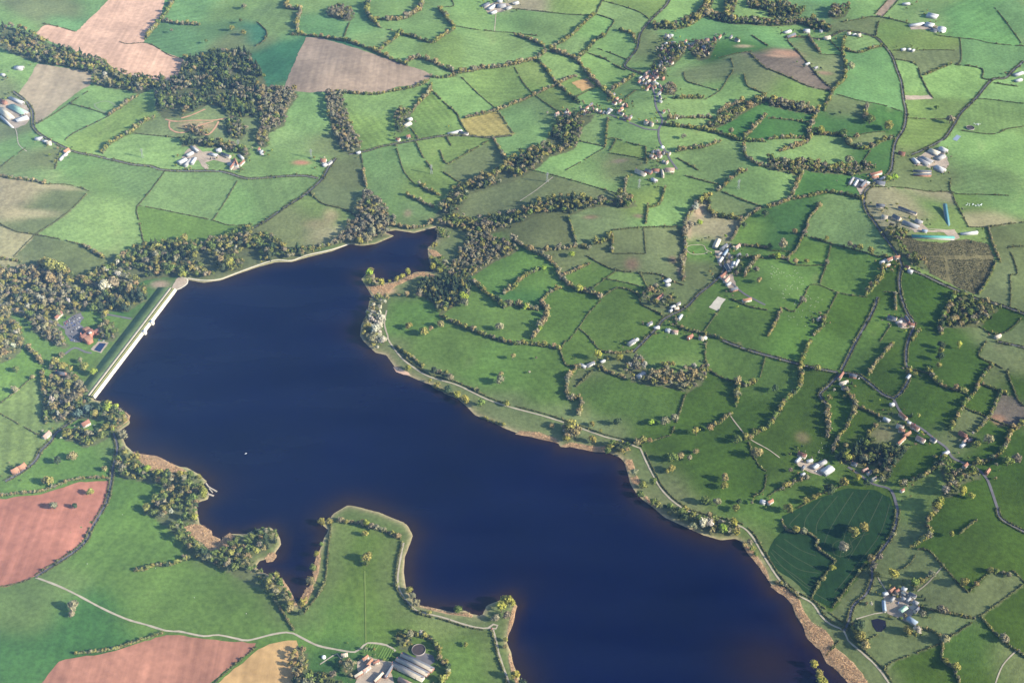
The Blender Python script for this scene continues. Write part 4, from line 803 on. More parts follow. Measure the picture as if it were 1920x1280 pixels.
# ================================================================ what stands where, for wording
ANCH = [l.split('|') for l in """
35,215|the long green-roofed sheds at the left edge
60,45|the belt of trees edging the pale pink field
85,270|the road bend by two white cottages
400,300|the pale sheds with the dusty yard
420,155|the big dark wood below the pink field
640,230|the straight belt of trees under the brown field
560,20|the top fields above the brown field
700,80|the long hedge topping the brown wedge-shaped field
765,235|the white house by the loop of drive
608,308|the grey-roofed barns at the road junction
850,255|the long white shed on the lane
930,15|the white farm at the top edge
1000,60|the wide green pasture under the top farm
960,180|the yellowish fields left of the village
1050,220|the cluster of houses left of the village
1120,210|the red-roofed row of the village
1120,60|the curved lane above the village
1215,155|the middle of the village
1240,190|the lower end of the village street
1345,80|the white houses among trees at the top
1340,30|the tangle of hedges at the top
1395,220|the wooded strips right of the village
1240,300|the farm with the white dome
1220,325|the red barns with the long yard
1480,65|the white farm on the top lane
1480,125|the purple fallow field
1600,100|the lane bend near the top right
1740,45|the top right farm with the silo
1870,100|the top right corner pastures
1720,180|the narrow pale plot by the road
1740,300|the big white farm on the right
1815,240|the round slurry tank
1590,270|the bushy hollows left of the right-hand road
1500,210|the dark line of trees on the slope
1620,345|the farm where the right-hand road bends
1730,420|the poultry sheds on the right
1790,500|the brown vineyard
1890,500|the yellowish fields at the right edge
1665,495|the houses at the fork in the road
1690,605|the house with the looping yellow drive
1810,590|the garden wood at the right
1550,450|the hillside pastures below the right-hand farm
1500,560|the sheep pastures
1365,490|the hamlet beside the oval drive
1345,570|the white sandy riding arena
1300,430|the pale sandy gully
1200,455|the square rough paddock
1240,560|the red house in its garden
1260,625|the row of cottages on the lane
1190,645|the grey barn beside the lane
1105,687|the cottages at the end of the hedge
1230,700|the brown copse around a white house
1180,770|the large meadow above the lakeside track
1100,380|the long belt of trees across the middle
1030,430|the rounded hill field in the middle
960,290|the diagonal wood below the village
740,350|the fields above the far end of the lake
690,420|the pale wood at the lake's far end
905,500|the grey-brown wood east of the lake
830,560|the dark conifers by the lake
710,610|the pale willows on the east shore
710,530|the reedy spit in the lake
830,480|the reedy corner at the head of the lake
870,660|the hedge behind the east shore meadow
960,580|the small hedged fields behind the conifers
1080,600|the twin green fields left of the red house
930,770|the east shore track
1070,810|the reed-edged bay of the east shore
1160,845|the clump where the tracks meet the lake
1210,920|the lower east shore
1280,860|the parkland trees above the lower east shore
1360,910|the lone parkland pairs by the white bungalow
1315,985|the shrubby bank of the lower east shore
1400,1020|the track rounding the shrubby bank
1420,830|the crossing of farm tracks
1475,740|the winding line of trees down the slope
1400,730|the bushy corner hedge in the middle right
1580,710|the red house at the crossroads
1660,690|the hedged slope right of the crossroads
1560,800|the twin bushy hedges above the grey barns
1530,870|the grey-roofed farm
1435,940|the bungalow in the corner of the cereal field
1560,1020|the dark green cereal field
1625,870|the wooded gardens of the lower hamlet
1700,800|the orange-roofed houses on the lower road
1800,820|the red and white farm on the lower right
1770,660|the scattered trees of the right-hand pasture
1820,740|the bushy hedge above the lower right farm
1890,730|the small brown field at the right edge
1850,880|the orange cottage on the right-hand lane
1780,920|the tree belt behind the orange cottage
1740,990|the leafy lane below the lower hamlet
1640,1055|the bend by the cereal field
1690,1130|the farm beside the dark pond
1610,1190|the lakeside lane bend at lower right
1530,1210|the long reed bed at lower right
1720,1230|the pastures below the pond farm
1830,1100|the hedged pastures at the right edge
1880,1220|the bottom right corner
1460,1265|the drowned bushes at the bottom
820,1240|the ring of trees around the big barn
740,1240|the big barn at the bottom
590,1260|the scrub beside the tan field
690,990|the tree line across the tip of the peninsula
690,1060|the middle of the peninsula meadow
600,1060|the west shore of the peninsula
765,1080|the east shore of the peninsula
860,1160|the path along the small bay
945,1150|the yellow willows on the point
945,1220|the strip of shore below the willows
300,1060|the green fields inland of the wooded shore
460,1050|the wooded spit opposite the peninsula
500,1010|the little wooded headland
340,950|the wood beside the jetty
300,870|the orange reed bed on the left shore
225,790|the small point by the dam
165,790|the red-roofed house in the trees
90,830|the lane cottage on the left
40,880|the orange-roofed pair of cottages
130,890|the meadow with three round trees
100,970|the red ploughed field
70,740|the striped fields at the left edge
130,720|the garden below the dam
160,630|the red brick pump house
110,590|the red house above the car park
60,560|the brown wood at the left
100,510|the pale poplars at the left
250,560|the lawns below the dam
330,490|the wood at the far end of the dam
450,490|the wooded north shore
590,460|the thin trees along the north shore
550,400|the fields above the north shore
270,390|the large green fields on the upper left
60,430|the straw-coloured field at the left edge
140,1140|the lone pale tree at bottom left
330,1200|the pink field at the bottom""".strip().splitlines()]
ANP = np.array([[float(v) for v in a[0].split(',')] for a in ANCH])
PEND = []          # (object, look, category, group, px, py) worded at the end
def note(o, look, cat, group, px, py): PEND.append((o, look, cat, group, px, py))
ORD = 'first second third fourth fifth sixth seventh eighth ninth tenth eleventh twelfth thirteenth fourteenth fifteenth sixteenth seventeenth eighteenth nineteenth twentieth'.split()
def ordinal(n): return ORD[n] if n < 20 else '%d%s' % (n+1, 'th' if 10 < (n+1) % 100 < 14 else {1: 'st', 2: 'nd', 3: 'rd'}.get((n+1) % 10, 'th'))
def word_all():
    B = {}
    for t in PEND:
        a = int(np.argmin((ANP[:, 0]-t[4])**2+(1.3*(ANP[:, 1]-t[5]))**2)); B.setdefault((t[1], t[2], a), []).append(t)
    for (look, cat, a), L in B.items():
        L.sort(key=lambda t: t[4])
        for n, t in enumerate(L):
            lb = '%s by %s' % (look, ANCH[a][1])
            if len(L) == 2: lb += (', left one', ', right one')[n]
            elif len(L) > 2: lb += ', leftmost' if n == 0 else ', rightmost' if n == len(L)-1 else ', %s from left' % ordinal(n)
            tag(t[0], lb, cat, t[3])
# ================================================================ hedges
def hedge(look, pts, kind, world=None):
    L = pline(pts, 2.0) if world is None else world
    seg = np.r_[0, np.cumsum(np.linalg.norm(np.diff(L, axis=0), axis=1))]; tot = seg[-1]
    if tot < 3: return
    mid = L[len(L)//2]; s = ppm((mid[0], mid[1], 15)); r = np.random.RandomState(int(abs(mid[0]*7+mid[1]*3)) % 99991)
    def samp(d): return np.stack([np.interp(d, seg, L[:, 0]), np.interp(d, seg, L[:, 1])], 1)
    if kind[0] in 'hH':
        rad = 1.35 if kind == 'h' else 1.9; st = 2.1 if kind == 'h' else 2.5
        d = np.arange(0, tot, st); d = d+r.uniform(-.5, .5, len(d)); gap = np.sin(d/23+r.uniform(0, 6))+np.sin(d/9.0+r.uniform(0, 6)) > -1.75
        d = d[gap]; P = samp(d)+r.normal(0, .35, (len(d), 2)); n = len(P); k = r.uniform(.75, 1.35, (n, 1))*(1+.9*(r.rand(n, 1) < .05))
        Rr = np.hstack([rad*k, rad*k, rad*k*.95]); C = np.c_[P, height(P[:, 0], P[:, 1])+Rr[:, 2]*.75]
        base = np.array(LEAFC['hedge'])*r.uniform(.8, 1.25); col = base*r.uniform(.8, 1.25, (n, 1))
        V, T, Q, c = puffs(C, Rr, col, 7, .55, r=r)
        text = ('low dark clipped hedge' if kind == 'h' else 'thick shaggy hedge')
    else:
        rad = float(kind[1:])*2.55/s; d = []; x = rad*.4
        while x < tot:
            d.append(x); x += rad*r.uniform(.42, 1.05)
        if not d: d = [tot/2]
        P = samp(np.array(d)); CC, RR, KK = [], [], []; mix = r.choice(['olive', 'brown', 'mixed', 'olive', 'brown'])
        for q in P:
            rr = rad*r.choice([.55, .8, 1.0, 1.3], p=[.25, .35, .27, .13])*r.uniform(.88, 1.12); q = q+r.normal(0, rad*.22, 2); look2 = 'olive'; C, R_ = tree_puffs(rr, look2, 6, r, .2); C[:, 2] = C[:, 2]*.9-rr*.1; C[1] = (0, 0, rr*.55); R_[1] = rr*.5
            CC.append(C+np.array((q[0], q[1], height(q[0], q[1])))); RR.append(R_); KK.append(np.tile(pick(mix, r), (6, 1)))
        # low growth joining the crowns
        d2 = np.arange(0, tot, 2.6); P2 = samp(d2)+r.normal(0, rad*.25, (len(d2), 2)); k2 = r.uniform(1.6, 3.3, (len(d2), 1))
        CC.append(np.c_[P2, height(P2[:, 0], P2[:, 1])+k2[:, 0]*.7]); RR.append(np.hstack([k2, k2, k2])); KK.append(np.tile(np.array(LEAFC['hedge'])*1.35, (len(d2), 1))*r.uniform(.8, 1.3, (len(d2), 1)))
        V, T, Q, c = puffs(np.vstack(CC), np.vstack(RR), np.vstack(KK), 10, .36, r=r)
        text = {'olive': 'tall olive hedgerow', 'brown': 'tall brownish hedgerow', 'mixed': 'tall mixed-green hedgerow'}[mix]
    o0 = np.array((mid[0], mid[1], float(height(mid[0], mid[1])))); o = link('hedgerow' if kind[0] == 'T' else 'hedge', mesh_np('hedge', V-o0, T, Q, c), M_LEAF, None, o0)
    a = np.array(pts); note(o, text, 'hedge', 'field hedges and hedgerows', *a[len(a)//2])
for k, pts in hedge_rows: hedge(None, pts, k)
for k, pts in road_rows:                      # lanes run between two hedges
    if k != 'lane': continue
    L = pline(pts, 3.0); t = np.gradient(L, axis=0); t /= np.linalg.norm(t, axis=1)[:, None]+1e-9; nn = np.stack([-t[:, 1], t[:, 0]], 1)
    for sgn in (-1, 1): 
        a = np.array(pts); hedge(None, [tuple(v+np.array((sgn*3, 0))) for v in a], 'h', L+nn*sgn*3.6)
L = pline(track_rows[4], 3.0); t = np.gradient(L, axis=0); t /= np.linalg.norm(t, axis=1)[:, None]+1e-9; nn = np.stack([-t[:, 1], t[:, 0]], 1)
k0 = int(len(L)*.10); hedge(None, track_rows[4][3:], 'h', (L+nn*6.0)[k0:])
# ================================================================ trees
cand = []
for s in TREES.split():
    x, y, r_, k = s.split(','); x, y, r_ = float(x), float(y), float(r_); p = at(x, y+r_*.45); cand.append([p, r_*1.05/ppm(p), k, x, y, None])
cand.sort(key=lambda t: -t[1]*ppm(t[0])); small = cand[296:]; cand = cand[:296]
nlist = len(cand); pool = [[t[0], t[1], t[2], 0, 0, -1] for t in small]
for wi, (mix, rad, W, a) in enumerate(wood_rows):
    x0, y0 = W.min(0)-3; x1, y1 = W.max(0)+3; rad *= 1.28; st = rad*1.55
    X, Y = np.meshgrid(np.arange(x0, x1, st), np.arange(y0, y1, st*.87)); X = X+(np.arange(X.shape[0]) % 2)[:, None]*st/2
    X = X+rng.uniform(-.38, .38, X.shape)*st; Y = Y+rng.uniform(-.38, .38, Y.shape)*st; ok = in_poly(X, Y, W) & (rng.rand(*X.shape) > .05) & (np.sin(X/31+2.1*np.sin(Y/47))*np.sin(Y/37+1.7*np.sin(X/53)) > (-.66 if np.prod(W.max(0)-W.min(0)) > 90000 else -2)) & (grid_sample(SDF, X, Y) > -1)
    for x, y in zip(X[ok], Y[ok]):
        pool.append([np.array((x, y, float(height(x, y)))), rad*rng.choice([.5, .75, .95, 1.05, 1.25, 1.5], p=[.12, .18, .24, .22, .16, .08])*rng.uniform(.93, 1.07), mix, wi, 0, wi])
def screen(p):
    v = np.array((p[0], p[1]*SP+(p[2]-H)*CP, p[1]*CP-(p[2]-H)*SP)); return 960+FPX*v[0]/v[2], 640-FPX*v[1]/v[2]
own = {}
big = []
bigid = set(id(q) for q in big); rest = [q for q in pool if id(q) not in bigid]
WORD = dict(olive='round olive-green tree', brown='bare brown tree', yellow='yellow-green leafing tree', pale='pale grey-green tree', white='white blossoming tree', bright='bright lime-green tree', conifer='dark conifer', blue='blue-green conifer', grey='grey bare tree', dark='dark green tree', green='mid green tree')
def trunk_mesh(rad, hgt, r):
    V, Q = [], []
    def limb(a, b, ra, rb):
        a, b = np.array(a, float), np.array(b, float); d = b-a; d /= np.linalg.norm(d); u = np.cross(d, (.3, .9, .1)); u /= np.linalg.norm(u); v = np.cross(d, u); n = len(V)
        for p_, q_ in ((a, ra), (b, rb)):
            for i in range(6): V.append(p_+(u*math.cos(i*1.047)+v*math.sin(i*1.047))*q_)
        for i in range(6): Q.append((n+i, n+(i+1) % 6, n+6+(i+1) % 6, n+6+i))
    limb((0, 0, -.6), (0, 0, hgt*.45), rad*.085, rad*.06)
    for i in range(5):
        an = i*1.257+r.uniform(-.4, .4); limb((0, 0, hgt*r.uniform(.28, .44)), (math.cos(an)*rad*.55, math.sin(an)*rad*.55, hgt*r.uniform(.6, .8)), rad*.045, rad*.018)
    return mesh_np('trunk', V, None, Q)
def grow(p, rad, look, name, seed):
    r = np.random.RandomState(seed); root = empty(name, p); k = 11
    C, R_ = tree_puffs(rad, look, k, r); col = np.array([pick(look, r) for _ in range(1)]*k)*r.uniform(.88, 1.14, (k, 1))
    V, T, Q, c = puffs(C, R_, col, 26, .27, r=r)
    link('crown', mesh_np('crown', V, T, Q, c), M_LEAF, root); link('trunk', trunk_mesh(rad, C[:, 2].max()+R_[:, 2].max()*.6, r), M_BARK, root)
    return root
for n, (p, rad, k, x, y, _) in enumerate(cand):
    nm = {'conifer': 'conifer_tree', 'blue': 'conifer_tree', 'white': 'blossom_tree'}.get(k, 'broadleaf_tree'); s_ = rad*ppm(p)
    size = 'small ' if s_ < 5.6 else 'large ' if s_ > 9.2 else ''
    note(grow(p, rad, k, nm, 1000+n), size+WORD[k], 'tree', 'trees standing apart in fields, hedges and banks', x, y)
for n, q in enumerate(big):
    L = MIXES.get(q[2], q[2]).split(); k = L[rng.randint(len(L))]; o = grow(q[0], q[1], k, 'conifer_tree' if k == 'conifer' else 'broadleaf_tree', 5000+n)
    tag(o, '%s in the dense %s opposite the peninsula' % (WORD[k], 'wood on the left shore' if q[5] == 19 else 'grove on the little headland'), 'tree', '%s %s' % (WORD[k], own[q[5]]))
# rough shrubs of the young vineyard rows, garden scrub: nobody could count it
CC = []
for s, st in (("1688,432 1710,447 1725,452 1765,456 1810,448 1850,457 1863,480 1740,481 1715,480 1692,465", 4.2), ("1777,486 1863,487 1860,510 1843,537 1828,551 1800,541 1784,530 1780,507", 3.6), ("1737,484 1771,484 1776,528 1742,511", 4.2)):
    a = np.array(parse(s)); W = at(a[:, 0], a[:, 1])[:, :2]; X, Y = np.meshgrid(np.arange(W[:, 0].min(), W[:, 0].max(), st), np.arange(W[:, 1].min(), W[:, 1].max(), st)); ok = in_poly(X, Y, W) & (rng.rand(*X.shape) > .12)
    CC.append(np.stack([X[ok], Y[ok]], 1)+rng.normal(0, .5, (ok.sum(), 2)))
P = np.vstack(CC); k = rng.uniform(.8, 1.7, (len(P), 1)); V, T, Q, c = puffs(np.c_[P, height(P[:, 0], P[:, 1])+k[:, 0]*.8], np.hstack([k, k, k]), np.tile((.105, .105, .050), (len(P), 1))*rng.uniform(.7, 1.3, (len(P), 1)), 3, .5)
o = link('vineyard_bushes', mesh_np('vineyard_bushes', V, T, Q, c), M_LEAF); o['kind'] = 'stuff'; tag(o, 'rows of low brown bushes filling the vineyard', 'bushes')
# ---- reeds
REEDS = """250,847 272,852 295,855 320,868 336,876 352,883 325,887 300,885 280,881 262,864
345,987 365,982 380,985 397,995 398,1004 414,1011 404,1025 396,1036 380,1018 352,1004
430,999 420,1006 404,1026 406,1034 420,1033 432,1021 452,1010
497,1046 505,1036 515,1035 519,1043 512,1052 500,1054
688,538 717,534 742,530 755,524 775,513 792,510 815,516 815,521 787,517 760,528 740,538 725,552 705,558
802,468 817,470 832,482 812,481
966,814 975,808 1010,810 1042,822 1047,831 1022,825 992,818
1051,836 1070,829 1090,832 1115,837 1145,837 1135,848 1115,847 1077,839
1171,862 1185,861 1191,880 1177,883
1181,895 1195,892 1204,908 1187,911
1208,930 1214,930 1222,945 1228,952 1214,942
564,1121 575,1102 587,1094 588,1105 576,1130 563,1141
586,1070 594,1040 600,1030 602,1045 598,1072 590,1094
784,1136 806,1138 828,1145 850,1148 872,1147 887,1153 885,1157 850,1152 805,1142
1393,1022 1410,1027 1423,1047 1438,1069 1446,1096 1436,1080 1418,1056 1400,1034
1445,1100 1447,1096 1470,1100 1500,1125 1508,1147 1522,1166 1547,1180 1562,1200 1564,1212 1592,1235 1617,1262 1640,1300 1600,1290 1571,1258 1550,1243 1538,1218 1515,1198 1505,1173 1493,1153 1485,1133 1470,1116
950,1198 957,1182 963,1166 966,1148 970,1136 966,1130 960,1144 952,1180
955,1222 962,1242 970,1270 978,1292 972,1292 962,1268 954,1240
530,1085 545,1108 558,1134 552,1134 540,1116 528,1094
222,800 232,795 242,788 244,780 232,770 240,780 236,790 226,800"""
M_LITTER = mat('reed_litter', (.40, .275, .160), 1, .38, .13, noise2=(.34, .6))
for ln in REEDS.strip().splitlines():
    a = np.array(parse(ln)); W = at(a[:, 0], a[:, 1])[:, :2]; st = 1.0; sheet('reed_litter', [tuple(v) for v in W], M_LITTER, .14, 6.0, False, .8, 0.0)
    X, Y = np.meshgrid(np.arange(W[:, 0].min(), W[:, 0].max(), st), np.arange(W[:, 1].min(), W[:, 1].max(), st))
    X = X+rng.normal(0, 1.3, X.shape); Y = Y+rng.normal(0, 1.3, Y.shape); ok = in_poly(X, Y, W); P = np.stack([X[ok], Y[ok]], 1); n = len(P)
    if n < 3: continue
    pat = np.sin(P[:, 0]/6+np.sin(P[:, 1]/9))*np.sin(P[:, 1]/5)
    hh = rng.uniform(1.3, 2.6, n)*(1+.25*pat); an = rng.uniform(0, 6.28, n); wd = rng.uniform(.12, .34, n); z = np.maximum(height(P[:, 0], P[:, 1]), -.2); lean = rng.normal(0, .8, (n, 2))
    d = np.stack([np.cos(an)*wd, np.sin(an)*wd], 1)
    V = np.stack([np.c_[P-d, z], np.c_[P+d, z], np.c_[P+d*.6+lean, z+hh], np.c_[P-d*.5+lean*1.2, z+hh*1.05]], 1).reshape(-1, 3)
    cl = np.repeat(np.array((.52, .36, .21))*rng.uniform(.75, 1.15, (n, 1))*(1+.15*pat[:, None]), 4, 0)
    o = link('reed_bed', mesh_np('reed_bed', V, None, np.arange(n*4).reshape(-1, 4), cl), M_REED); o['kind'] = 'stuff'; o['label'] = 'tan reeds standing along the water edge'; o['category'] = 'reeds'
    struct(o, 'stuff')
# ================================================================ dam
def prism_strip(name, L, section, m, parent=None, nrm=None):
    """sweep a cross-section [(across, z)] along the ground line L"""
    t = np.gradient(L, axis=0); t /= np.linalg.norm(t, axis=1)[:, None]; nn = np.stack([-t[:, 1], t[:, 0]], 1)
    V = np.concatenate([np.c_[L+nn*a, np.full(len(L), z)] for a, z in section]); n = len(L); ns = len(section); Q = []
    for s in range(ns):
        for i in range(n-1): Q.append((s*n+i, s*n+i+1, ((s+1) % ns)*n+i+1, ((s+1) % ns)*n+i))
    V = list(map(tuple, V)); 
    me = mesh_np(name, V, None, Q); me.validate()
    for end in (0, n-1): pass
    return link(name, me, m, parent)
M_GRASSB = mat('bank_grass', (.155, .215, .080), 1, .25, .06, .05, noise2=(.2, .4)); M_CONC = mat('concrete', (.56, .53, .45), .9, .2, .08, noise2=(.16, .8))
M_VERGE = mat('dry_verge', (.30, .29, .10), 1, .2, .1)
x, y = at_z(np.array([176.0, 329.0]), np.array([747.0, 545.0])); DL = np.stack([x, y], 1); DL = catmull(DL, False, 12.0)
o = empty('dam', (0, 0, 0)); dam = o; tag(o, 'long straight grassed dam with a pale water-side wall closing the lake', 'dam')
s_ = 1
prism_strip('embankment', DL, [(0, -3), (1.5, 6.0), (16, 6.0), (48, .3), (48, -3)], M_GRASSB, o)
prism_strip('water_face', DL, [(-4.2, -3), (-.6, 6.0), (1.4, 6.0), (1.4, 5.0), (-.5, -3)], M_CONC, o)
prism_strip('wave_wall', DL, [(-.6, 6.0), (-.6, 7.3), (.4, 7.3), (.4, 6.0)], M_CONC, o)
prism_strip('verge', DL, [(1.6, 6.02), (1.6, 6.15), (8.0, 6.15), (8.0, 6.02)], M_VERGE, o)
prism_strip('crest_road', DL, [(8.4, 6.02), (8.4, 6.12), (14.5, 6.12), (14.5, 6.02)], M_PATH, o)
def box_v(cx, cy, z0, z1, lx, ly, a):
    c, s = math.cos(a), math.sin(a); V = []
    for z in (z0, z1):
        for u, v in ((-1, -1), (1, -1), (1, 1), (-1, 1)): V.append((cx+u*lx/2*c-v*ly/2*s, cy+u*lx/2*s+v*ly/2*c, z))
    return V, [(0, 3, 2, 1), (4, 5, 6, 7), (0, 1, 5, 4), (1, 2, 6, 5), (2, 3, 7, 6), (3, 0, 4, 7)]
def boxes(name, L, m, parent=None, loc=None):
    V, Q = [], []
    for b in L:
        v, q = box_v(*b); Q += [tuple(i+len(V) for i in f) for f in q]; V += v
    return link(name, mesh_np(name, V, None, Q), m, parent, loc)
da = math.atan2(*(DL[-1]-DL[0])[::-1])
for px, py in ((282, 604), (268, 622)):
    x, y = at_z(px+4, py+4); v = empty('valve_tower', (float(x), float(y), 0), da); tag(v, 'white concrete valve tower jutting from the dam wall, ' + ('farther one' if py == 604 else 'nearer one'), 'tower', 'valve towers on the dam')
    boxes('shaft', [(0, 0, -4, 7.5, 6, 7, 0)], M_CONC, v); boxes('roof', [(0, 0, 7.5, 8.3, 7, 8, 0)], mat('pale_roof', (.7, .7, .68), .7), v); boxes('footbridge', [(0, 5.5, 6.3, 6.8, 3, 4, 0)], M_CONC, v)
# gravel turning head at the far end of the dam
sheet('turning_circle', parse("330,524 338,518 352,523 351,533 340,541 329,545 318,548"), M_YARD, .55); ribbon('kerb', parse("328,545 340,540 351,532 351,523 340,521"), 2.2, M_CONC, .9)
# pale kerb of the north shore
ribbon('shore_path', parse("352,522 382,526 412,524 437,515 480,499 517,488 547,489 575,479 620,469 655,458"), 3.0, mat('shore_stone', (.55, .50, .40), 1, .15, .2), .9)
# ================================================================ buildings
ROOF = dict(white=(.41, .42, .43), grey=(.25, .25, .26), slate=(.11, .12, .145), red=(.22, .105, .075), orange=(.29, .150, .095), pink=(.32, .215, .18), pale=(.38, .34, .28), cream=(.52, .47, .37), green=(.28, .42, .33), teal=(.07, .26, .24), blue=(.22, .28, .36), dteal=(.06, .16, .19), brown=(.23, .195, .165))
RW = dict(white='white-roofed', grey='grey-roofed', slate='dark slate-roofed', red='red-roofed', orange='orange-roofed', pink='pinkish-roofed', pale='pale-roofed', cream='cream-roofed', green='pale green-roofed', teal='turquoise-roofed', blue='pale blue-roofed', dteal='dark teal-roofed', brown='brown-roofed')
def roofmat(k):
    m = mat('roof_'+k, ROOF[k], .55 if k in ('white', 'blue', 'grey', 'teal', 'green', 'dteal') else .85, .14, .25, .3, noise2=(.12, 1.5)); return m
RM = {k: roofmat(k) for k in ROOF}
WM = [mat('render_'+str(i), c, .9, .1, .3) for i, c in enumerate(((.50, .48, .44), (.42, .37, .30), (.26, .14, .10), (.32, .32, .32), (.46, .42, .36)))]
M_DOOR = mat('door', (.12, .08, .06), .7); M_GLASS = mat('window_glass', (.03, .04, .05), .1, spec=.6); M_BRICK = mat('brick', (.36, .15, .10), .9, .2, .6)
BC = []
def building(a, b_, wpx, roofk, wall=None, kind=None, spans=1, rise=None, cat=None, label=None, two=None):
    mx, my = (a[0]+b_[0])/2, (a[1]+b_[1])/2; A, B = at(*a), at(*b_); d = (B-A)[:2]; Lm = max(float(np.linalg.norm(d)), 6.0); ang = math.atan2(d[1], d[0])
    c = (A+B)/2; n = np.array((-math.sin(ang), math.cos(ang))); s0 = screen(c); s1 = screen(c+np.array((n[0], n[1], 0))); wm = wpx/max(.3, math.hypot(s1[0]-s0[0], s1[1]-s0[1])); wm = min(max(wm*.9, 5.0), 46)
    BC.append((c[0], c[1], Lm/2, kind))
    agri = roofk in ('white', 'grey', 'blue', 'green', 'teal', 'dteal', 'cream', 'brown') or wm > 13
    if kind is None: kind = 'barn' if agri else 'house'
    eave = 4.2 if agri else 5.2
    if wm/spans > 18: spans = max(spans, int(round(wm/15)))
    r = np.random.RandomState(int(mx*13+my*7)); z0 = float(height(c[0], c[1]))
    root = empty(kind, (c[0], c[1], z0), ang); W1 = wm/spans; rs = (rise or (.16 if agri else .42))*W1
    if wall is None: wall = WM[3] if agri else WM[r.choice([0, 1, 2, 4, 0])]
    V, Q, T = [], [], []; RV, RQ = [], []
    for k in range(spans):
        y0 = -wm/2+k*W1; y1 = y0+W1; ym = (y0+y1)/2; h = Lm/2; nV = len(V)
        V += [(-h, y0, -1), (h, y0, -1), (h, y1, -1), (-h, y1, -1), (-h, y0, eave), (h, y0, eave), (h, y1, eave), (-h, y1, eave), (-h, ym, eave+rs), (h, ym, eave+rs)]
        Q += [tuple(i+nV for i in f) for f in ((0, 1, 5, 4), (2, 3, 7, 6), (0, 4, 7, 3), (1, 2, 6, 5))]; T += [(nV+4, nV+8, nV+7), (nV+5, nV+6, nV+9)]
        oh = .35; oy = .4 if spans == 1 else .0; sl_ = rs/(W1/2)
        for sg, ye in ((-1, y0-oy), (1, y1+oy)):
            ze = eave-oy*sl_; nR = len(RV); th = .22
            RV += [(-h-oh, ye, ze+.03), (h+oh, ye, ze+.03), (h+oh, ym, eave+rs+.03), (-h-oh, ym, eave+rs+.03), (-h-oh, ye, ze+th), (h+oh, ye, ze+th), (h+oh, ym, eave+rs+th), (-h-oh, ym, eave+rs+th)]
            f = [(0, 3, 2, 1), (4, 5, 6, 7), (0, 1, 5, 4), (1, 2, 6, 5), (3, 0, 4, 7)]
            if sg > 0: f = [q[::-1] for q in f]
            RQ += [tuple(i+nR for i in q) for q in f]
    link('wall', mesh_np('wall', V, T, Q), wall, root); rf = link('roof', mesh_np('roof', RV if not two else RV[:8], None, RQ if not two else RQ[:5]), RM[roofk], root)
    if two: link('roof', mesh_np('roof', RV[8:], None, [tuple(i-8 for i in q) for q in RQ[5:]]), RM[two], root)
    sz = wpx*math.hypot(b_[0]-a[0], b_[1]-a[1])
    if not agri:
        for e_ in ((-1, 1) if r.rand() < .5 else (1,)): boxes('chimney', [(e_*(Lm/2-1.0), 0, eave+rs-.6, eave+rs+1.5, .9, 1.1, 0)], M_BRICK, rf)
        if sz > 40:
            sd_ = -1 if n[1] > 0 else 1
            boxes('door', [(0, sd_*(wm/2+.04), 0, 2.1, 1.1, .12, 0)], M_DOOR, root)
            for u in (-.3, .3):
                for zz in (1.0, 3.4): boxes('window', [(u*Lm, sd_*(wm/2+.04), zz, zz+1.2, 1.3, .12, 0)], M_GLASS, root)
    elif sz > 60: boxes('door', [(Lm/2+.05, -wm/2+W1/2, 0, 3.6, .14, min(4.5, W1*.6), 0)], M_DOOR, root)
    size = 'long ' if Lm > 30 else 'small ' if Lm < 11 else ''
    if label: tag(root, label, cat or kind)
    else: note(root, size+RW[roofk]+' '+kind, kind, 'village and farm buildings', mx, my)
    return root
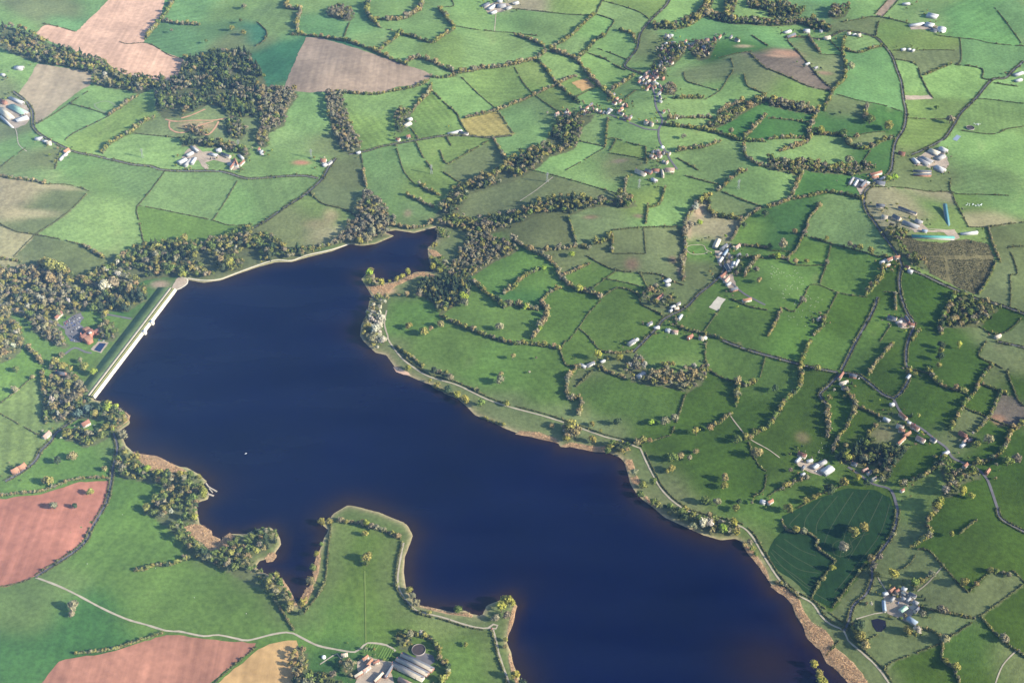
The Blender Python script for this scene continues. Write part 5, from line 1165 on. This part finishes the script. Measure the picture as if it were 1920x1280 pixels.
BLD = """
20,200 48,215 14 green;0,206 22,224 14 cream;18,184 44,196 7 white;0,190 12,196 8 red;30,228 52,222 9 white;2,222 26,241 4 white;28,128 44,130 8 white;2,141 9,143 5 white
66,262 80,262 6 white;81,266 89,268 5 white;88,271 97,271 5 pale;120,288 130,284 6 orange;119,294 126,290 5 white;112,302 118,296 5 white
335,308 349,300 10 white;347,314 356,299 8 grey;359,310 366,297 8 white;350,294 362,287 6 white;358,275 372,287 4 white;405,284 415,282 6 white;394,290 408,294 5 white;416,290 432,297 6 slate;428,308 448,313 6 grey;440,300 446,314 5 orange;432,319 440,307 5 red;448,292 456,300 5 white;450,312 458,304 4 red;487,288 494,287 8 white;484,285 487,281 5 red
601,304 612,305 6 orange;605,312 613,310 6 white;614,311 622,305 4 slate;668,289 676,287 4 white
758,238 770,232 8 cream;764,227 772,224 6 white;743,264 750,265 5 orange;762,260 769,258 5 red;840,252 866,248 4 white;862,250 878,254 3 slate
906,14 916,8 8 slate;916,20 928,11 8 white;920,27 930,23 6 white;932,13 948,12 7 grey;948,19 958,14 6 grey;932,4 942,4 5 white;962,9 972,6 5 white
1738,30 1758,33 9 white;1735,47 1750,50 9 white;1705,50 1732,46 6 white;1745,57 1757,60 6 slate;1692,10 1706,8 4 white
1470,63 1482,60 6 white;1475,72 1490,68 6 slate;1506,60 1518,60 7 white;1536,60 1542,60 4 white;1545,75 1556,72 5 pale;1588,66 1594,65 4 pale;1598,68 1604,66 4 white;1607,69 1613,68 4 pale;1689,95 1697,94 4 white;1701,95 1707,94 4 white;1709,98 1714,95 4 white;1509,123 1517,121 4 white;1526,130 1532,128 4 grey;1902,141 1918,136 7 white;1904,151 1916,148 6 white
1711,299 1721,309 8 white;1724,298 1744,309 16 grey;1742,283 1760,291 9 cream;1757,300 1770,293 10 grey;1762,279 1774,286 9 white;1754,314 1770,323 10 white;1684,288 1696,292 4 red
1712,322 1745,326 3 slate;1712,329 1745,331 3 slate
1602,336 1630,346 4 white;1592,347 1599,336 6 grey;1601,350 1607,341 6 white;1613,353 1622,344 7 slate;1631,330 1652,326 5 red;1637,342 1659,347 7 slate;1649,339 1658,335 5 white;1634,336 1646,335 5 orange
1652,409 1664,410 5 pale;1674,408 1687,414 8 slate;1692,418 1722,428 6 grey;1716,415 1728,420 7 grey;1684,392 1718,404 4 slate;1770,390 1779,426 8 dteal;1709,445 1788,450 5 teal;1801,440 1832,438 5 white;1728,434 1738,436 4 blue;1642,388 1658,389 5 slate
1650,496 1662,488 6 white;1662,492 1672,486 6 red;1676,486 1686,484 5 orange;1658,502 1668,498 4 pale;1698,502 1704,506 6 red;1702,509 1711,512 5 white
1664,597 1680,602 7 slate;1680,607 1690,604 5 grey;1697,596 1704,606 5 slate;1684,611 1698,613 5 pink;1700,610 1714,612 5 red;1842,585 1850,590 6 pink;1865,635 1875,631 6 pale
1340,466 1347,451 11 cream;1352,470 1362,462 8 slate;1356,481 1364,470 6 blue;1378,468 1386,462 6 pink;1348,493 1354,485 7 white;1361,500 1368,510 8 slate;1371,505 1376,494 6 white;1378,500 1384,490 6 white;1381,483 1387,479 6 slate;1350,523 1361,515 7 red;1358,531 1366,523 6 pink;1369,547 1382,543 6 slate;1362,537 1369,532 5 white;1392,567 1408,563 5 orange;1346,480 1352,476 5 grey
1246,531 1256,526 8 white;1248,537 1256,535 4 white;1228,567 1242,555 6 red;1257,579 1265,575 5 white;1264,583 1272,580 5 pale;1268,574 1275,570 4 slate;1255,586 1260,582 5 white;1272,601 1278,592 6 white
1214,611 1222,607 5 slate;1226,617 1236,615 5 white;1248,620 1257,623 6 white;1259,624 1271,625 5 pink;1288,637 1298,631 6 red;1310,635 1320,637 5 pale;1178,648 1189,641 8 slate;1189,641 1196,637 6 white
1087,685 1099,690 5 white;1100,688 1114,682 5 slate;1126,681 1134,677 4 white;1195,709 1208,701 9 white
1572,713 1580,701 6 red;1592,706 1606,708 5 slate;1574,722 1589,717 5 pale;1578,728 1588,731 5 slate;1700,712 1706,704 6 white;1668,761 1676,759 6 white
1686,777 1699,788 6 orange;1656,786 1668,791 5 white;1680,800 1694,804 5 pale;1684,808 1696,810 5 orange;1708,800 1722,808 6 orange;1694,820 1706,812 6 orange;1682,836 1696,822 6 orange;1718,822 1733,830 7 pink;1745,824 1754,830 6 slate;1768,853 1778,848 6 white;1798,812 1811,821 6 red;1805,832 1813,824 5 pink;1800,839 1809,834 6 white;1813,829 1821,826 5 slate;1806,878 1812,872 8 red;1848,890 1854,882 7 orange;1763,858 1770,856 5 slate;1701,794 1707,796 5 white
1496,852 1511,858 7 red;1492,868 1500,860 6 white;1512,867 1523,864 5 white;1504,882 1507,876 5 slate;1524,879 1533,873 8 white;1543,889 1559,878 16 white;1535,872 1548,866 8 grey;1502,893 1508,889 5 white;1596,870 1606,874 5 slate;1616,886 1626,881 6 pink;1626,891 1634,885 6 slate;1634,902 1642,898 6 pale;1688,923 1694,920 5 red
1425,941 1435,944 7 white;1439,946 1448,940 7 orange
1667,1112 1676,1105 8 orange;1690,1104 1699,1108 7 white;1655,1116 1664,1113 7 white;1690,1112 1698,1116 5 cream;1703,1115 1717,1121 6 slate;1658,1148 1656,1128 7 blue;1687,1149 1699,1139 10 green;1701,1160 1718,1171 9 blue;1678,1112 1684,1108 5 red;1700,1129 1706,1122 6 grey;1711,1129 1721,1134 6 grey;1670,1128 1676,1121 5 grey;1714,1149 1722,1141 7 slate;1690,1122 1697,1126 5 grey
680,1240 690,1232 6 orange;688,1250 698,1239 5 orange;700,1246 711,1241 5 red;681,1262 694,1251 5 pink;665,1271 688,1256 4 pale;702,1280 718,1264 4 pale;722,1272 736,1250 5 slate;640,1231 652,1228 5 pale
154,800 168,793 9 red;142,807 150,804 5 white;82,823 94,814 9 pink;22,888 35,882 9 orange;36,881 48,874 9 orange;106,700 124,705 7 slate;104,600 116,589 7 red
1290,88 1292,84 6 white;1546,597 1541,603 6 grey;1538,598 1532,602 5 slate
"""
for row in BLD.strip().splitlines():
    for b in row.split(';'):
        p1, p2, wd, rk = b.split(); building(parse(p1)[0], parse(p2)[0], float(wd), rk)
VIL = """1248,84 1262,82 1270,88 1240,95 1252,102 1246,98 1230,135 1226,140 1222,146 1232,142 1244,132 1250,120 1210,146 1200,148 1198,156 1226,168 1230,158 1216,166 1212,170 1222,152 1300,86 1312,84 1330,84 1340,76 1316,96 1295,92 1285,80 1044,216 1052,222 1060,214 1064,210 1066,220 1056,226 1068,216 1092,210 1100,205 1106,200 1097,214 1112,208 1118,209 1125,212 1132,213 1140,213 1144,208 1108,199 1152,196 1156,188 1150,180 1162,193 1168,200 1174,200 1165,207 1160,212 1166,216 1172,222 1178,225 1182,222 1212,233 1219,233 1222,236 1210,230 1205,152 1212,148 1216,155 1222,160 1210,160 1204,160 1220,165 1225,153 1230,148 1238,165 1243,150 1240,172 1235,178 1238,185 1237,192 1216,137 1212,140 1236,125 1240,120 1246,112 1256,112 1258,120 1262,170 1244,212 1267,222 1250,70 1258,68 1254,74 1306,80 1325,78 1320,90 1319,95 1349,72 1370,72 1382,78 1325,103 1258,95 1275,95 1225,287 1232,286 1236,289 1244,289 1254,290 1222,296 1228,297 1244,305 1250,307"""
vr = np.random.RandomState(4)
for x, y in parse(VIL):
    an = vr.choice([.3, .5, -1.0, -.8, 1.2]); l = vr.uniform(2.8, 4.2); building((x-l*math.cos(an), y-l*.6*math.sin(an)), (x+l*math.cos(an), y+l*.6*math.sin(an)), vr.uniform(3.8, 5.0), vr.choice(['red', 'orange', 'slate', 'slate', 'pink', 'pale', 'white', 'red', 'grey'], p=[.16, .10, .16, .12, .14, .12, .10, .06, .04]), kind='house')
for b in ("1192,322 1210,330 6 pale;1210,322 1222,326 6 slate;1222,321 1236,322 6 red;1241,321 1243,334 5 pale;1246,321 1264,321 5 pink;1222,337 1231,342 6 white;1232,293 1240,296 5 pink".split(';')):
    p1, p2, wd, rk = b.split(); building(parse(p1)[0], parse(p2)[0], float(wd), rk)
building((753, 1229), (812, 1258), 10.5, 'pale', spans=1, rise=.24, two='slate', label='big striped-roofed barn nearest the round tank at the bottom', cat='barn')
building((744, 1237.5), (803, 1266.5), 10.5, 'pale', spans=1, rise=.24, two='slate', label='striped-roofed barn in the middle of the three big bottom barns', cat='barn')
building((735, 1246), (794, 1275), 10.5, 'pale', spans=1, rise=.24, two='slate', label='big striped-roofed barn nearest the farmhouse at the bottom', cat='barn')
building((748, 1275), (778, 1290), 9, 'pink', label='low pinkish shed cut by the bottom edge', cat='shed')
# red brick pump house of several gabled wings with a tower
p = at(164, 632); root = empty('pump_house', p, .9); tag(root, 'large red brick pump house with gabled wings beside the car park', 'pump house')
def wing(nm, cx, cy, lx, ly, h, rs, m=M_BRICK, rm=RM['red']):
    V = [(cx+u*lx/2, cy+v*ly/2, z) for z in (-1, h) for u, v in ((-1, -1), (1, -1), (1, 1), (-1, 1))]+[(cx-lx/2, cy, h+rs), (cx+lx/2, cy, h+rs)]
    link(nm, mesh_np(nm, V, [(4, 8, 7), (5, 6, 9)], [(0, 1, 5, 4), (2, 3, 7, 6), (0, 4, 7, 3), (1, 2, 6, 5)]), m, root); o_ = .5; sl = rs/(ly/2)
    RV = [(cx-lx/2-o_, cy-ly/2-o_, h-o_*sl), (cx+lx/2+o_, cy-ly/2-o_, h-o_*sl), (cx+lx/2+o_, cy, h+rs+.1), (cx-lx/2-o_, cy, h+rs+.1), (cx+lx/2+o_, cy+ly/2+o_, h-o_*sl), (cx-lx/2-o_, cy+ly/2+o_, h-o_*sl)]
    return link('roof', mesh_np('roof', [(a, b, c+.1) for a, b, c in RV], None, [(0, 1, 2, 3), (3, 2, 4, 5)]), rm, root)
rf = wing('wall', 0, 0, 30, 13, 9, 5); wing('wall', -8, -11.5, 12, 22, 8, 4, rm=RM['orange']); wing('wall', 10, 12, 11, 20, 8, 4, rm=RM['orange']); wing('wall', 22.5, -4, 14, 11, 6, 3.5)
boxes('chimney', [(-12, 2, 12, 19, 2, 2, 0)], M_BRICK, rf)
for u in (-10, -4, 2, 8): boxes('window', [(u, -6.6 if u > -2 else 6.6, 2, 6, 1.8, .3, 0)], M_GLASS, root)
boxes('tower', [(3, -9, -1, 15, 5.5, 5.5, 0)], M_BRICK, root); boxes('tower_roof', [(3, -9, 15, 15.8, 6.4, 6.4, 0)], WM[0], root)
# ---- round tanks, domes, silo
def lathe(name, prof, m, parent=None, n=20):
    V = [(r_*math.cos(6.2832*i/n), r_*math.sin(6.2832*i/n), z) for r_, z in prof for i in range(n)]; Q = [(s*n+i, s*n+(i+1) % n, (s+1)*n+(i+1) % n, (s+1)*n+i) for s in range(len(prof)-1) for i in range(n)]
    return link(name, mesh_np(name, V, None, Q), m, parent)
M_TANK = mat('tank_concrete', (.24, .21, .20), .9, .2, .3); M_SLUR = mat('slurry', (.055, .042, .040), .5, .2, .2); M_DOME = mat('white_cover', (.75, .76, .74), .6, .06, .5)
for px, py, rp, lb in ((785, 1219, 13, 'dark round slurry tank beside the big barns at the bottom'), (1819, 241, 7.5, 'round grey slurry tank in the pasture near the right edge')):
    p = at(px, py); r_ = rp/ppm(p); o = empty('slurry_tank', p); tag(o, lb, 'tank', 'round slurry tanks'); lathe('wall', [(r_, -1), (r_, 3.2), (r_-.5, 3.2), (r_-.5, 1.5)], M_TANK, o, 32); lathe('slurry', [(r_-.5, 2.0), (.01, 2.05)], M_SLUR, o, 32)
for px, py, rp, lb in ((607, 1232, 4.2, 'white domed tent on the lawn at the bottom'), (1242, 277, 3.6, 'white dome beside the road below the village'), (1322, 634, 4, 'pale dome behind the cottages on the lane')):
    p = at(px, py); r_ = rp/ppm(p); o = empty('domed_tent', p); tag(o, lb, 'tent'); lathe('cover', [(r_*math.cos(t_), 1.2+r_*.75*math.sin(t_)) for t_ in np.linspace(0, 1.56, 8)], M_DOME, o); lathe('skirt', [(r_*.98, -.5), (r_*.98, 1.3)], mat('tent_wall', (.6, .6, .58), .8), o)
p = at(1765, 58); r_ = 8/ppm(p); o = empty('silo', p); tag(o, 'fat white round silo at the right end of the top right farm', 'silo'); lathe('drum', [(r_, -1), (r_, 8), (r_-.3, 8.2)], M_DOME, o, 28); lathe('roof', [(r_+.3, 8.0), (r_+.3, 8.3), (.01, 10.5)], RM['white'], o, 28)
# ---- cars on the car park
CARC = [(.75, .75, .75), (.05, .05, .06), (.35, .37, .4), (.4, .04, .04), (.06, .12, .35), (.55, .56, .58), (.8, .8, .78)]; CARN = 'white black grey red blue silver cream'.split()
CM = [mat('car_paint_'+n_, c, .3, spec=.5) for n_, c in zip(CARN, CARC)]; M_TYRE = mat('tyre', (.02, .02, .02), .9)
def car_proto(m):
    root = empty('parked_car', (0, 0, 0)); P = [(-2.1, .35), (2.1, .35), (2.1, .8), (1.2, .95), (-2.0, 1.0), (-2.1, .8)]; G = [(-1.8, .98), (1.15, .94), (.45, 1.45), (-1.3, 1.48)]
    for nm, pr, wd, mm in (('body', P, .88, m), ('window', G, .78, M_GLASS)):
        n = len(pr); V = [(x, s*wd*(1 if z < 1.2 else .85), z) for s in (-1, 1) for x, z in pr]; Q = [(i, i+n, (i+1) % n+n, (i+1) % n) for i in range(n)]
        c = len(V); V += [(np.mean([q[0] for q in pr]), s*wd, np.mean([q[1] for q in pr])) for s in (-1, 1)]; T = [(i, (i+1) % n, c) for i in range(n)]+[((i+1) % n+n, i+n, c+1) for i in range(n)]
        link(nm, mesh_np(nm, V, T, Q), mm, root)
    link('roof', mesh_np('roof', box_v(-.42, 0, 1.44, 1.52, 1.7, 1.3, 0)[0], None, box_v(-.42, 0, 1.44, 1.52, 1.7, 1.3, 0)[1]), m, root)
    for x in (-1.3, 1.3):
        for y in (-.8, .8):
            V = [(x+.33*math.cos(i*.785), y+s*.1, .33+.33*math.sin(i*.785)) for s in (-1, 1) for i in range(8)]; link('wheel', mesh_np('wheel', V, [(0, i, i+1) for i in range(1, 7)]+[(8, 8+i+1, 8+i) for i in range(1, 7)], [(i, (i+1) % 8, (i+1) % 8+8, i+8) for i in range(8)]), M_TYRE, root)
    return root
used = {}
def place_car(px, py, rz, ci):
    p = at(px, py)+np.array((0, 0, .35))
    if ci not in used: used[ci] = car_proto(CM[ci]); r_ = used[ci]
    else:
        r_ = used[ci].copy(); COL.objects.link(r_)
        for ch in used[ci].children: c = ch.copy(); COL.objects.link(c); c.parent = r_
    r_.location = p; r_.rotation_euler = (0, 0, rz); note(r_, CARN[ci]+' car parked', 'car', 'cars on the car parks', px, py)
cr = np.random.RandomState(8)
for x, y in parse("122,606 126,604 130,602 134,599 138,596 142,593 126,610 130,608 134,606 139,603 144,600 148,597 128,616 132,614 137,611 141,609 146,606 150,603 134,622 138,619 143,616 147,614 136,632 141,634 146,636 151,639 134,637 139,639 155,630 186,638 190,636 195,639"): place_car(x+cr.uniform(-1, 1), y+cr.uniform(-1, 1), cr.choice([.4, -1.1])+cr.uniform(-.1, .1), cr.randint(7))
for x, y in parse("1715,796 1722,812 1738,812 1650,790 1610,710 1255,617 1672,1125 1684,1130 690,1245 1530,884 1380,538 1300,474 922,1179 1662,505"): place_car(x, y, cr.uniform(0, 3), cr.randint(7))
# ---- pylons
M_STEEL = mat('galvanised_steel', (.30, .32, .33), .5, metal=.3)
def pylon(px, py, lb):
    p = at(px, py); root = empty('electricity_pylon', p, .4); V, Q = [], []
    def bar(a, b, r_=.15):
        a, b = np.array(a, float), np.array(b, float); d = (b-a)/np.linalg.norm(b-a); u = np.cross(d, (.31, .2, .93)); u /= np.linalg.norm(u); v = np.cross(d, u); n = len(V)
        for q in (a, b):
            for i in range(4): V.append(q+(u*math.cos(i*1.571)+v*math.sin(i*1.571))*r_)
        for i in range(4): Q.append((n+i, n+(i+1) % 4, n+4+(i+1) % 4, n+4+i))
    zs = [0, 6, 11, 15, 18.5, 21.5, 24, 28]; ws = [2.8, 2.2, 1.7, 1.25, .95, .8, .7, .15]; cn = ((1, 1), (1, -1), (-1, -1), (-1, 1))
    for k in range(7):
        for i in range(4):
            a, b = cn[i], cn[(i+1) % 4]; P = lambda c, q: (c[0]*ws[q], c[1]*ws[q], zs[q]); bar(P(a, k), P(a, k+1)); bar(P(a, k), P(b, k+1), .13); bar(P(b, k), P(a, k+1), .13)
    link('lattice', mesh_np('lattice', V, None, Q), M_STEEL, root)
    for z, l in ((18.5, 3.6), (21.5, 4.6), (24.5, 3.4)):
        V, Q = [], []
        for s in (-1, 1): bar((0, .6, z), (s*l, 0, z+.2)); bar((0, -.6, z), (s*l, 0, z+.2)); bar((0, 0, z+1.4), (s*l, 0, z+.2), .15); bar((s*l, 0, z+.2), (s*l, 0, z-1.4), .12)
        link('crossarm', mesh_np('crossarm', V, None, Q), M_STEEL, root)
    tag(root, lb, 'pylon', 'electricity pylons')
for px, py, lb in ((268, 296, 'steel lattice pylon in the green field left of the dusty yard'), (448, 279, 'steel lattice pylon behind the dusty farmyard'), (584, 297, 'steel lattice pylon by the reddish strip of earth'), (809, 326, 'steel lattice pylon in the hedged fields above the lake end'),
                  (1026, 341, 'steel lattice pylon at the edge of the diagonal wood'), (1198, 353, 'steel lattice pylon below the red barns'), (1384, 354, 'steel lattice pylon in the field right of the sandy gully')): pylon(px, py, lb)
# ---- sheep: one continuous body each
def skinless(rings, n=8):   # closed loft through rings (centre, ry, rz)
    V = [(0, 0, 0)]; V = []; 
    for (x, z, ry, rz) in rings: V += [(x, ry*math.cos(6.283*i/n), z+rz*math.sin(6.283*i/n)) for i in range(n)]
    Q = [(s*n+i, s*n+(i+1) % n, (s+1)*n+(i+1) % n, (s+1)*n+i) for s in range(len(rings)-1) for i in range(n)]; return V, Q
M_WOOL = mat('wool', (.62, .60, .54), 1, .1, 3); sheepme = None
V, Q = skinless([(-.78, .82, .02, .02), (-.72, .82, .22, .24), (-.4, .8, .36, .36), (0, .78, .38, .38), (.4, .82, .33, .34), (.6, .95, .2, .24), (.72, 1.05, .14, .18), (.88, 1.0, .13, .15), (1.05, .88, .08, .09), (1.1, .86, .01, .01)])
for x in (-.5, .42):
    for y in (-.2, .2):
        n = len(V)
        for z, r_ in ((.62, .10), (.3, .06), (0, .055)): V += [(x+r_*math.cos(i*1.571), y+r_*math.sin(i*1.571), z) for i in range(4)]
        for s in range(2): Q += [(n+s*4+i, n+s*4+4+i, n+s*4+4+(i+1) % 4, n+s*4+(i+1) % 4) for i in range(4)]
sheepme = mesh_np('sheep', V, None, Q, None, True); sheepme.materials.append(M_WOOL)
sr = np.random.RandomState(6)
for poly, num, lb in (("1442,500 1470,496 1500,505 1515,520 1500,545 1470,560 1445,545", 52, 'white sheep grazing in the pasture right of the hamlet'), ("1500,548 1530,545 1545,560 1520,610 1490,620 1475,600", 34, 'white sheep scattered in the long pasture beside the grazing flock'), ("190,960 260,950 300,1080 230,1100 150,1060", 3, 'white sheep in the field below the red ploughed field'), ("360,1110 480,1120 450,1170 380,1160", 2, 'white sheep in the field above the farm track'), ("1540,828 1548,826 1552,840 1535,845", 4, 'white sheep in the field above the grey-roofed farm')):
    W = at(*np.array(parse(poly)).T)[:, :2]; k = 0
    while k < num:
        q = W.min(0)+sr.rand(2)*(W.max(0)-W.min(0))
        if not in_poly(q[0], q[1], W): continue
        o = bpy.data.objects.new('sheep', sheepme); COL.objects.link(o); o.location = (q[0], q[1], float(height(*q))+.1); o.rotation_euler = (0, 0, sr.uniform(0, 6.28)); o.scale = (.95,)*3; tag(o, lb, 'sheep', lb); k += 1
# ---- bales
M_WRAP = mat('bale_wrap', (.74, .78, .76), .4)
def wrap_mesh():
    n = 14; V = [(s*.65, .68*math.cos(6.283*i/n), .68+.68*math.sin(6.283*i/n)) for s in (-1, 1) for i in range(n)]; return mesh_np('bale', V, [(0, i+1, i) for i in range(1, n-1)]+[(n, n+i, n+i+1) for i in range(1, n-1)], [(i, i+n, (i+1) % n+n, (i+1) % n) for i in range(n)])
bm_ = wrap_mesh(); bm_.materials.append(M_WRAP)
for poly, num, lb in (("1812,381 1842,382 1840,388 1810,386", 22, 'white wrapped bale strewn over the yellow field at the right'), ("1826,231 1838,233 1836,236 1825,234", 12, 'white wrapped bale stacked near the round slurry tank')):
    W = at(*np.array(parse(poly)).T)[:, :2]; k = 0
    while k < num:
        q = W.min(0)+sr.rand(2)*(W.max(0)-W.min(0))
        if not in_poly(q[0], q[1], W): continue
        o = bpy.data.objects.new('wrapped_bale', bm_); COL.objects.link(o); o.location = (q[0], q[1], float(height(*q))+.25); o.rotation_euler = (0, 0, sr.uniform(0, 6.28)); o.scale = (1.3,)*3; tag(o, lb, 'bale', lb); k += 1
# ---- boats, jetty
def boat(px, py, rz, lb):
    x, y = at_z(px, py); root = empty('rowing_boat', (float(x), float(y), 0), rz); root.scale = (.8, .8, .8); V, Q = skinless([(-2.6, .35, .7, .30), (-1.2, .32, .95, .42), (.6, .32, .95, .42), (2.0, .42, .55, .36), (2.9, .6, .05, .1)], 10)
    link('hull', mesh_np('hull', V, None, Q, None, True), M_DOME, root); boxes('thwart', [(-.9, 0, .5, .74, .5, 1.7, 0)], M_DOOR, root); boxes('cabin', [(.7, 0, .6, 1.5, 1.3, 1.2, 0)], M_DOME, root); tag(root, lb, 'boat', 'small boats on the lake')
boat(461, 850, .4, 'small white boat out on the open lake')
M_PLANK = mat('weathered_planks', (.42, .36, .29), .9, .2, .5)
root = empty('jetty', (0, 0, 0)); tag(root, 'pale wooden jetty reaching into the lake from the left shore', 'jetty')
def deck(nm, pts, wd, z=1.1):
    P = np.stack(at_z(*np.array(parse(pts)).T), 1); L = catmull(P, False, 5.0); o = prism_strip(nm, L, [(-wd/2, z-.25), (-wd/2, z), (wd/2, z), (wd/2, z-.25)], M_PLANK, root); return L
L = deck('walkway', "386,906 390,912 398,917 407,922", 3.2); L2 = deck('landing_stage', "390,926 401,930", 4.0); deck('pontoon', "392,916 399,924", 2.2)
for q in list(L[::2])+list(L2[::2]): boxes('post', [(q[0], q[1]+1.6, -3, 1.7, .35, .35, 0)], M_PLANK, root)
# ---- farm garden rows, poly rows
M_ROW = mat('vegetable_rows', (.13, .22, .045), 1, .3, .5)
for k in range(5): ribbon('garden_bed', [(682+k*5.2, 1221-k*.2), (690+k*5.2, 1206+k*.4)], 2.0, M_ROW, .6)
for k in range(5): ribbon('garden_bed', [(709+k*4.6, 1232+k*1.2), (720+k*4.6, 1213+k*.8)], 2.0, M_ROW, .6)
# ================================================================ woods and garden trees
gr = np.random.RandomState(21); BCA = np.array([b[:3] for b in BC])
RP = np.vstack([pline(p_, 4.0) for _, p_ in road_rows]+[pline(p_, 4.0) for p_ in track_rows])
for bx, by, bl, kd in BC:
    for _ in range(gr.randint(2, 6) if bl < 14 else gr.randint(1, 4)):
        an = gr.uniform(0, 6.28); q = np.array((bx, by))+np.array((math.cos(an), math.sin(an)))*(bl+gr.uniform(4, 22))
        rest.append([np.array((q[0], q[1], float(height(*q)))), gr.uniform(1.6, 4.4), 'garden', 0, 0, 0])
MIXES['garden'] = 'olive green olive brown bright pale dark white'
rp_ = np.array([q[0][:2] for q in rest]); ok_ = np.ones(len(rp_), bool); rr_ = np.array([q[1] for q in rest])
for bx, by, bl in BCA: ok_ &= np.hypot(rp_[:, 0]-bx, rp_[:, 1]-by) > bl+1.0+rr_*.5
ok_ &= grid_sample(SDF, rp_[:, 0], rp_[:, 1]) > -1
cell = set(); 
for x_, y_ in RP:
    for u_ in (-1, 0, 1):
        for v_ in (-1, 0, 1): cell.add((int(x_//4)+u_, int(y_//4)+v_))
for n_, (x_, y_) in enumerate(rp_):
    if (int(x_//4), int(y_//4)) in cell: ok_[n_] = False
rest = [q for q, k_ in zip(rest, ok_) if k_]
CC, RR, KK = [], [], []
for q in rest:
    L = MIXES.get(q[2], q[2]).split(); k = L[int((math.sin(q[0][0]/41+2*math.sin(q[0][1]/67))+math.sin(q[0][1]/33+1.3*math.sin(q[0][0]/59)))*1.6+rng.uniform(0, len(L)*.55)) % len(L)]; C, R_ = tree_puffs(q[1], k, 6, rng, .38 if q[1] > 4 else .15); CC.append(C+q[0]); RR.append(R_); KK.append(np.tile(pick(k, rng)*.84, (6, 1))*rng.uniform(.92, 1.08, (6, 1)))
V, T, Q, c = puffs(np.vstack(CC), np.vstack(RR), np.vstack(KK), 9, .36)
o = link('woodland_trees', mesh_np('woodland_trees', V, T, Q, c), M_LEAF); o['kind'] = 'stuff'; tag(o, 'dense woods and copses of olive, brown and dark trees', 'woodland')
print('trees', nlist, len(big), len(rest))
word_all()
# ================================================================ haze
hz = bpy.data.meshes.new('haze'); X0, X1, Y0, Y1, Z0, Z1 = -9500, 9500, -2500, 12500, -9, 1835
V = [(x, y, z) for z in (Z0, Z1) for x, y in ((X0, Y0), (X1, Y0), (X1, Y1), (X0, Y1))]; hz.from_pydata(V, [], [(0, 3, 2, 1), (4, 5, 6, 7), (0, 1, 5, 4), (1, 2, 6, 5), (2, 3, 7, 6), (3, 0, 4, 7)])
hm = bpy.data.materials.new('haze'); hm.use_nodes = True; n = hm.node_tree.nodes; n.remove(n['Principled BSDF']); pv = n.new('ShaderNodeVolumePrincipled')
pv.inputs['Color'].default_value = (.24, .48, .90, 1); pv.inputs['Density'].default_value = HAZE; pv.inputs['Anisotropy'].default_value = -.6; hm.node_tree.links.new(pv.outputs[0], n['Material Output'].inputs['Volume'])
ho = link('haze', hz, hm); ho['kind'] = 'stuff'
